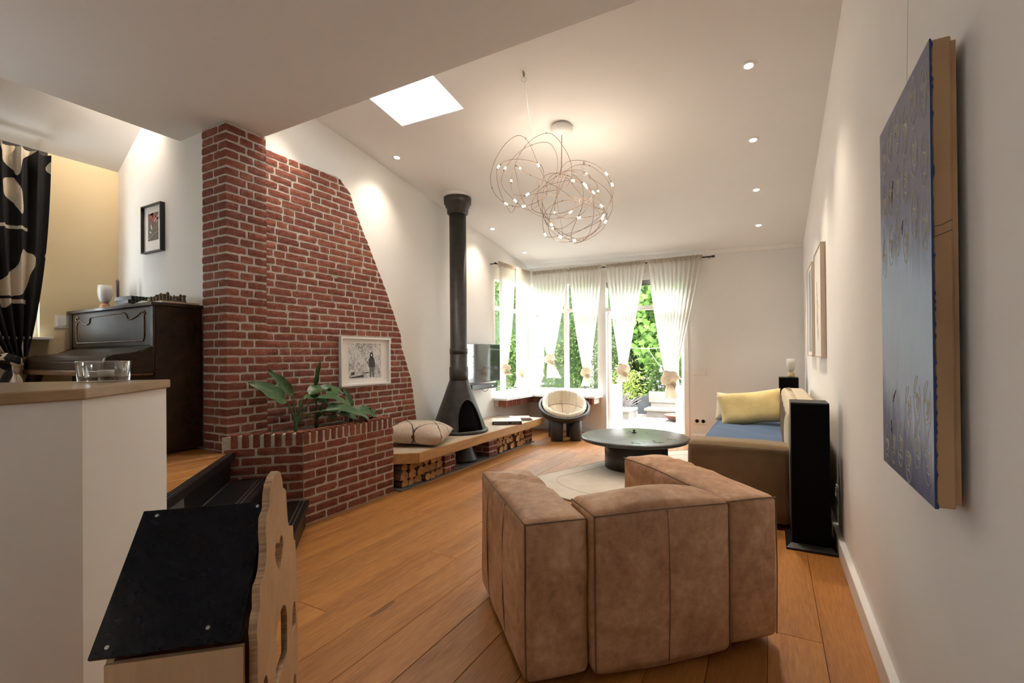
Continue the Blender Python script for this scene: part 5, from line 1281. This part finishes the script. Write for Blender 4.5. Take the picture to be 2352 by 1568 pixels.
def curtain(label, A, Bp, K, out, pleats, sheet, kmat, ks, tail, tw=.09, taildir=(0, 0), seed=0, heading=True, gath=.05, amp=.022, power=1.5, name='curtain', group='knotted curtains'):
    """A, Bp: top corners on the rod; K: the knot; out: unit vector into the room"""
    A, Bp, K, out = Vector(A), Vector(Bp), Vector(K), Vector(out); mid = (A + Bp) / 2
    t = thing(name, label, 'curtain', (mid.x, mid.y, 0), group=group)
    wdir = (Bp - A).normalized(); NU, NV = pleats * 10, 34; rs = random.Random(seed); ph = [rs.uniform(-.6, .6) for _ in range(pleats + 2)]
    bm = B(); uvl = bm.loops.layers.uv.new('UVMap'); V = []; W = (Bp - A).length
    for j in range(NV + 1):
        v_ = j / NV; R = []; e = v_ ** power; e = e * .85 + .15 * v_
        for i in range(NU + 1):
            u = i / NU; pos = A.lerp(Bp, u); g = K + wdir * (u - .5) * gath * 2; x = pos.lerp(Vector((g.x, g.y, pos.z)), e) + out * amp * 1.3 * (1 - v_)
            x.z = lin(pos.z, K.z + ks * .5, v_)
            k = u * pleats; w_ = math.sin(k * 2 * PI + ph[int(k)] + 1.2 * v_ * ph[int(k) + 1])
            x += out * (w_ * amp * (1 - .35 * v_)) + wdir * (.25 * amp * math.cos(k * 2 * PI * 1.0) * (1 - v_))
            x += out * .02 * math.sin(PI * v_)
            if abs(u - .5) > .5 - 1 / NU * 3: x += out * .0
            R.append(bm.verts.new(x - Vector((mid.x, mid.y, 0))))
        V.append(R)
    for j in range(NV):
        for i in range(NU):
            f = bm.faces.new((V[j][i], V[j][i + 1], V[j + 1][i + 1], V[j + 1][i]))
            for lp, (a, b_) in zip(f.loops, ((j, i), (j, i + 1), (j + 1, i + 1), (j + 1, i))): lp[uvl].uv = (b_ / NU, a / NV)
    obj('drape', bm, sheet, t, True)
    if heading:
        bm = B(); rows = []
        for z in (0, -.07):
            rows.append([bm.verts.new(A.lerp(Bp, i / NU) + out * (math.sin(i / NU * pleats * 2 * PI + ph[int(i / NU * pleats)]) * amp + amp * 1.3 - .004) + Vector((0, 0, z)) - Vector((mid.x, mid.y, 0))) for i in range(NU + 1)])
        for i in range(NU): bm.faces.new((rows[0][i], rows[0][i + 1], rows[1][i + 1], rows[1][i]))
        obj('heading_tape', bm, kmat, t, True)
    k2 = K - Vector((mid.x, mid.y, 0)); knot(t, k2, ks, kmat, seed, tail, tw, taildir)
    return t
RY, RX, RZ = 7.395, -3.675, 2.735
FO, LO_ = (0, -1, 0), (1, 0, 0)
def rod(label, a, b_):
    t = thing('curtain_rod', label, 'curtain rod', a); p = Vector(b_) - Vector(a); obj('bar', tube(B(), [(0, 0, 0), p], .009, 10), 'rod', t, True)
    for q in (Vector((0, 0, 0)), p): obj('finial', tube(B(), [q - p.normalized() * .012, q + p.normalized() * .025], .014, 12), 'rod', t, True)
    n_ = Vector((0, 1, 0)) if abs(p.x) > abs(p.y) else Vector((-1, 0, 0)); dist = YF - RY if abs(p.x) > abs(p.y) else RX - XL
    for f in (.02, .45, .98): obj('bracket', tube(B(), [p * f, p * f + n_ * (dist - .001)], .007, 8), 'rod', t, True)
    return t
rod('black curtain rod above the garden doors', (-3.60, RY, RZ - .04), (-.72, RY, RZ - .04)); rod('black curtain rod above the side window', (RX, 6.22, RZ - .04), (RX, 7.33, RZ - .04))
curtain('sheer knotted curtain beside the television', (RX, 6.26, RZ), (RX, 6.79, RZ), (RX, 6.52, 1.08), LO_, 9, 'sheer', 'sheer_knot', .085, .05, .06, (.02, .05), 1, gath=.045)
curtain('sheer knotted curtain in the window corner', (RX, 6.83, RZ), (RX, 7.36, RZ), (RX, 7.02, .985), LO_, 9, 'sheer', 'sheer_knot', .075, .17, .10, (0, 0), 2, gath=.045)
curtain('sheer knotted curtain at the corner side of the garden window', (-3.62, RY, RZ), (-2.96, RY, RZ), (-3.285, RY - .03, 1.22), FO, 9, 'sheer', 'sheer_knot', .095, .26, .11, (.07, 0), 3, gath=.06)
curtain('sheer knotted curtain between garden window and doors', (-2.94, RY, RZ), (-2.375, RY, RZ), (-2.645, RY - .03, 1.00), FO, 9, 'sheer', 'sheer_knot', .090, .17, .065, (-.01, 0), 4, gath=.06)
curtain('sheer knotted curtain over the opening garden door', (-2.31, RY, RZ), (-1.68, RY, RZ), (-2.03, RY - .03, 1.045), FO, 9, 'sheer', 'sheer_knot', .105, .12, .09, (-.02, 0), 5, gath=.06, power=1.15)
curtain('wide sheer knotted curtain next to the light switch', (-1.645, RY, RZ), (-.86, RY, RZ), (-1.325, RY - .03, .92), FO, 11, 'sheer', 'sheer_knot', .125, .22, .08, (-.0, 0), 6, gath=.08, power=1.25)
# black patterned curtain in the alcove
def m_pattern():
    m, nt, b = nodes('black_cream_patterned_cotton'); v = coords(nt, 'UV', (1, 1, 1)); sp = nt.nodes.new('ShaderNodeSeparateXYZ'); nt.links.new(v, sp.inputs[0])
    v2 = coords(nt, 'UV', (3.2, 2.6, 1)); n = tex(nt, v2, 1.35, 1.2, .35, .7)
    k = math_(nt, 'GREATER_THAN', n, .575)
    def hl(y, w): return math_(nt, 'LESS_THAN', math_(nt, 'ABSOLUTE', math_(nt, 'SUBTRACT', sp.outputs[1], y)), w)
    k = math_(nt, 'MULTIPLY', k, math_(nt, 'SUBTRACT', 1.0, math_(nt, 'MAXIMUM', hl(.40, .008), hl(.72, .008))))
    stripe = math_(nt, 'MAXIMUM', hl(.385, .008), hl(.735, .010))
    vs = math_(nt, 'MULTIPLY', math_(nt, 'GREATER_THAN', math_(nt, 'FRACT', math_(nt, 'MULTIPLY', sp.outputs[0], 2.3)), .35), stripe)
    k = math_(nt, 'MAXIMUM', k, vs)
    nt.links.new(mixc(nt, k, (.008, .008, .010), (.66, .58, .46)), b.inputs['Base Color']); setp(b, rough=.85); return m
M['pattern'] = m_pattern()
M['pattern_knot'] = simple('black_cream_knot', (.05, .045, .04), .85, var=.2, scale=4)
def m_pk():
    m, nt, b = nodes('black_cream_folds'); n = tex(nt, coords(nt), 7, 1, .3, .5); nt.links.new(mixc(nt, math_(nt, 'GREATER_THAN', n, .56), (.008, .008, .010), (.66, .58, .46)), b.inputs['Base Color']); setp(b, rough=.85); return m
M['pattern_knot'] = m_pk()
curtain('black and cream patterned curtain knotted beside the piano', (-5.20, .66, 2.955), (-5.20, 1.575, 2.955), (-5.185, 1.36, 1.27), LO_, 9, 'pattern', 'pattern_knot', .085, .16, .13, (.0, .0), 9, gath=.10, amp=.045, power=2.6, heading=False, group=None)
rd = thing('curtain_rail', 'black curtain rail on the yellow alcove wall', 'curtain rail', (-5.20, .5, 2.965)); obj('bar', bbox(-.012, .012, 0, 1.08, 0, .02), 'rod', rd); obj('bracket', bbox(-.0995, -.012, 1.0, 1.03, .0, .02), 'rod', rd)
obj('bracket', bbox(-.0995, -.012, .1, .13, .0, .02), 'rod', rd)
tag(obj('sill_board', bb(-5.30, -5.20, .3, 1.62, AWZ0 - .022, AWZ0, .003), 'trim'), 'white sill board under the alcove window', 'window sill', None, 'structure')

# magazines on the window shelf
for k, (x, y, mt, lb) in enumerate(((-2.86, 7.25, 'book_dark', 'dark magazine lowest on the window shelf'), (-2.83, 7.24, 'cover_white', 'pale magazine topmost on the window shelf'))):
    t = thing('magazine', lb, 'magazine', (x, y, SZ + .001 + k * .013), .1 * k, 'magazines on the window shelf'); obj('pages', bbox(-.13, .13, -.09, .09, .001, .011), 'paper', t); obj('cover', bbox(-.132, .132, -.092, .092, .011, .012), mt, t); obj('back_cover', bbox(-.132, .132, -.092, .092, 0, .001), mt, t)
# ------------------------------------------------------------------ garden
struct('ground', bbox(-14, 8, YF + .25, 22, -.30, -.02), 'paving', 'pale paving of the garden', 'ground')
struct('ground_side', bbox(-14, XL - .22, 2.4, YF + .25, -.30, -.02), 'paving', 'paving beside the house', 'ground')
dkk = sgrp('terrace_deck', 'bleached timber deck outside the garden doors', 'deck')
x = -3.4
while x < .3: obj('deck_board', bb(x, x + .137, YF + .27, 9.9, .02, .05, .003, 1), 'deckwood', dkk); x += .143
obj('deck_frame', bbox(-3.4, .3, YF + .26, 9.88, -.02, .019), 'core', dkk)
bn = thing('garden_bench', 'bleached wooden bench steps on the terrace', 'bench', (-1.7, 9.45, .05))
obj('seat_box', bbox(-.45, 1.0, .0, .40, 0, .115), 'deckwood', bn); obj('seat_slab', bb(-.50, 1.05, -.04, .42, .12, .165, .006), 'deckwood', bn); obj('back_box', bbox(-.46, 1.0, .42, .60, 0, .24), 'deckwood', bn); obj('back_slab', bb(-.50, 1.05, .40, .46, .25, .47, .006), 'deckwood', bn)
b2_ = thing('garden_bench', 'low bleached bench block beside the lavender', 'bench', (-2.50, 9.20, .05)); obj('block', bbox(-.16, .12, -.25, .3, 0, .13), 'deckwood', b2_); obj('slab', bb(-.19, .16, -.30, .32, .135, .175, .006), 'deckwood', b2_)
fb = thing('fire_bowl', 'rust-coloured steel fire bowl on the deck', 'fire bowl', (-1.48, 9.12, .05)); obj('bowl', lathe(B(), [(.08, 0), (.2, .03), (.27, .11), (.275, .115), (.262, .115), (.19, .045), (0, .03)], 40), 'rust', fb, True)
def leaves_bm(pts, size, rr, asp=.45, bend=.3):
    bm = B()
    for p in pts:
        p = Vector(p); d = Vector((rr.gauss(0, 1), rr.gauss(0, 1), rr.gauss(0, .7))).normalized(); n_ = d.orthogonal().normalized(); n_ = Matrix.Rotation(rr.uniform(0, 6.28), 3, d) @ n_; s = size * rr.uniform(.7, 1.3); w = d.cross(n_) * s * asp
        a, b_, c, e_ = p, p + d * s * .5 + w * .5 + n_ * s * bend * .2, p + d * s, p + d * s * .5 - w * .5 + n_ * s * bend * .2
        v = [bm.verts.new(q) for q in (a, b_, c, e_)]; bm.faces.new((v[0], v[1], v[2])); bm.faces.new((v[0], v[2], v[3]))
    return bm
def hedge(label, x0, x1, y0, y1, h, n, mat, size, seed, name='hedge'):
    rr = random.Random(seed); t = thing(name, label, 'hedge', ((x0 + x1) / 2, (y0 + y1) / 2, -.02)); cx, cy = (x0 + x1) / 2, (y0 + y1) / 2
    obj('hedge_core', soft(x1 - x0 - .1, y1 - y0 - .1, h - .1, .25, (0, .1, .1), 6, .15, 2, seed), 'core', t, True, (0, 0, h / 2)); pts = []
    for _ in range(n):
        u = rr.uniform(x0, x1) - cx; z = rr.uniform(0, h + .1); k = noise.noise(Vector((u * 1.2, z * 1.2, seed))) * .28; f = rr.random()
        if f < .78: pts.append((u, y0 - cy + rr.uniform(-.14, .12) - k, z))
        elif f < .9: pts.append((u, rr.uniform(y0, y1) - cy, h + rr.uniform(-.1, .15) + k))
        else: pts.append(((x0 if rr.random() < .5 else x1) - cx + rr.uniform(-.12, .12), rr.uniform(y0, y1) - cy, z))
    fo = obj('foliage', leaves_bm(pts, size, rr), mat, t, False, kind='stuff'); return t
hedge('tall green hedge seen through the side window', -9.2, -5.75, 11.2, 12.2, 3.5, 12000, 'hedge', .12, 1)
hedge('tall leafy hedge behind the garden window corner', -5.5, -4.15, 11.4, 12.3, 3.4, 8000, 'hedge', .085, 2)
hedge('silvery green hedge behind the garden window', -3.9, -2.95, 10.9, 11.9, 3.3, 8000, 'hedge2', .07, 3)
hedge('dark green hedge behind the terrace', -4.0, .8, 12.3, 13.2, 3.8, 15000, 'hedge', .085, 4)
hedge('low dark shrub under the maple behind the bench', -2.45, -1.4, 10.7, 11.3, 1.15, 3500, 'hedge', .06, 6, 'shrub')
# maple with large lobed leaves
mpl = thing('maple_tree', 'maple with large bright lobed leaves behind the terrace', 'tree', (-2.15, 10.9, -.02))
obj('trunk', tube(B(), spline([(0, .1, 0), (.02, .1, .8), (-.05, .1, 1.8), (.05, .1, 3.2)], 6), [.06 - .0025 * k for k in range(19)], 10), 'bark', mpl, True)
lob = [(0, 0), (.18, -.05), (.42, .02), (.30, .18), (.55, .42), (.28, .42), (.22, .60), (.10, .52), (0, 1.0), (-.10, .52), (-.22, .60), (-.28, .42), (-.55, .42), (-.30, .18), (-.42, .02), (-.18, -.05)]
bm = B(); ce = bm.verts.new((0, .3, .03)); vs = [bm.verts.new((x, y, -.10 * abs(x))) for x, y in lob]
for i in range(len(vs)): bm.faces.new((ce, vs[i], vs[(i + 1) % len(vs)]))
mlf = bpy.data.meshes.new('leaf'); bm.to_mesh(mlf); bm.free(); mlf.materials.append(M['maple'])
rm = random.Random(31)
def mleaf_mtx(p, s):
    return Matrix.Translation(p) @ Matrix.Rotation(rm.uniform(-.9, .9), 4, 'Z') @ Matrix.Rotation(PI / 2 + rm.uniform(-.75, .35), 4, 'X') @ Matrix.Rotation(PI + rm.uniform(-.6, .6), 4, 'Z') @ Matrix.Scale(s, 4)
def crown_pt(front):
    while True:
        x, z = rm.uniform(-.75, .85), rm.uniform(1.0, 3.7)
        if (x / .85) ** 2 + ((z - 2.35) / 1.4) ** 2 < 1: break
    return Vector((x, (-.32 if front else 0) + rm.uniform(-.12, .3), z))
for k in range(260): inst('leaf', mlf, mpl, mleaf_mtx(crown_pt(True), rm.uniform(.11, .19)))
bm = B()
for k in range(1100):
    mx = mleaf_mtx(crown_pt(False) + Vector((0, .25, 0)), rm.uniform(.11, .18)); c_ = bm.verts.new(mx @ Vector((0, .3, .03))); v_ = [bm.verts.new(mx @ Vector((x, y, -.1 * abs(x)))) for x, y in lob]
    for i in range(len(v_)): bm.faces.new((c_, v_[i], v_[(i + 1) % len(v_)]))
obj('foliage', bm, 'maple', mpl, kind='stuff')
# potted lime shrub, dark trough, lavender, lilac flowers
sh = thing('potted_shrub', 'lime green shrub in a zinc pot on the terrace', 'potted plant', (-2.68, 9.95, .05)); rr = random.Random(8)
obj('pot', lathe(B(), [(.09, 0), (.12, .27), (.128, .28), (.115, .28), (0, .26)], 28), 'zinc', sh, True)
for k in range(9): a = k * .7; obj('stem', tube(B(), [(0, 0, .25), (.10 * math.cos(a), .10 * math.sin(a), .55), (.20 * math.cos(a), .2 * math.sin(a), .80)], .006, 5), 'bark', sh)
pts = [(rr.gauss(0, .17), rr.gauss(0, .14), .32 + abs(rr.gauss(.25, .2))) for _ in range(900)]; obj('foliage', leaves_bm(pts, .085, rr, .3), 'limeleaf', sh, kind='stuff')
tr = thing('plant_trough', 'dark grey plant trough behind the zinc pot', 'planter', (-2.30, 10.10, .0)); obj('trough', (lambda bm: ([box(bm, *q_) for q_ in ((-.15, .12, -.15, -.12, 0, .42), (-.15, .12, .12, .15, 0, .42), (-.15, -.12, -.12, .12, 0, .42), (.09, .12, -.12, .12, 0, .42), (-.12, .09, -.12, .12, 0, .38))], bm)[1])(B()), 'greypot', tr)
lv = thing('lavender_bush', 'grey lavender bush beside the open door leaf', 'shrub', (-2.72, 9.35, .05)); bm = B(); rr = random.Random(17)
for k in range(260):
    a, r_ = rr.uniform(0, 6.28), abs(rr.gauss(0, .10)); x, y = r_ * math.cos(a), r_ * math.sin(a); tube(bm, [(x * .4, y * .4, 0), (x, y, .2), (x * 1.9 + rr.gauss(0, .03), y * 1.9, rr.uniform(.28, .5))], [.003, .003, .006], 4)
obj('foliage', bm, 'lavender', lv, kind='stuff')
fl_ = thing('flower_bush', 'lilac flowering bush behind the garden bench', 'flowers', (-1.65, 10.25, .0)); bm = B(); bf = B(); rr = random.Random(23)
for k in range(70):
    x, y = rr.gauss(0, .32), rr.gauss(0, .1); h_ = rr.uniform(.5, 1.02); tube(bm, [(x * .7, y, 0), (x * .9, y, h_ * .5), (x, y, h_)], .004, 4)
    for q_ in range(5): c_ = Vector((x + rr.gauss(0, .02), y + rr.gauss(0, .02), h_ + rr.gauss(0, .012))); lathe(bf, [(0, -.012), (.013, 0), (0, .012)], 5, tuple(c_))
obj('stems', bm, 'hedge2', fl_, kind='stuff'); obj('blossoms', bf, 'flower', fl_, kind='stuff')
sl_ = thing('string_light', 'garden string light with one hanging bulb', 'string light', (-2.1, 9.6, 1.40))
obj('cable', tube(B(), spline([(-.55, 0, .02), (-.05, 0, .0), (.35, 0, .015), (1.3, 0, .06)], 8), .004, 6), 'plastic', sl_); obj('hanging_cable', tube(B(), spline([(-.05, 0, 0), (.06, 0, -.18), (.18, 0, -.34), (.26, 0, -.32), (.35, 0, .01)], 8), .004, 6), 'plastic', sl_)
obj('socket', lathe(B(), [(.014, 0), (.016, .05), (.008, .06)], 14, (.20, 0, -.39)), 'zinc', sl_, True); obj('bulb', lathe(B(), [(0, -.09), (.02, -.085), (.034, -.06), (.03, -.025), (.013, .0)], 18, (.20, 0, -.39)), 'frost', sl_, True)
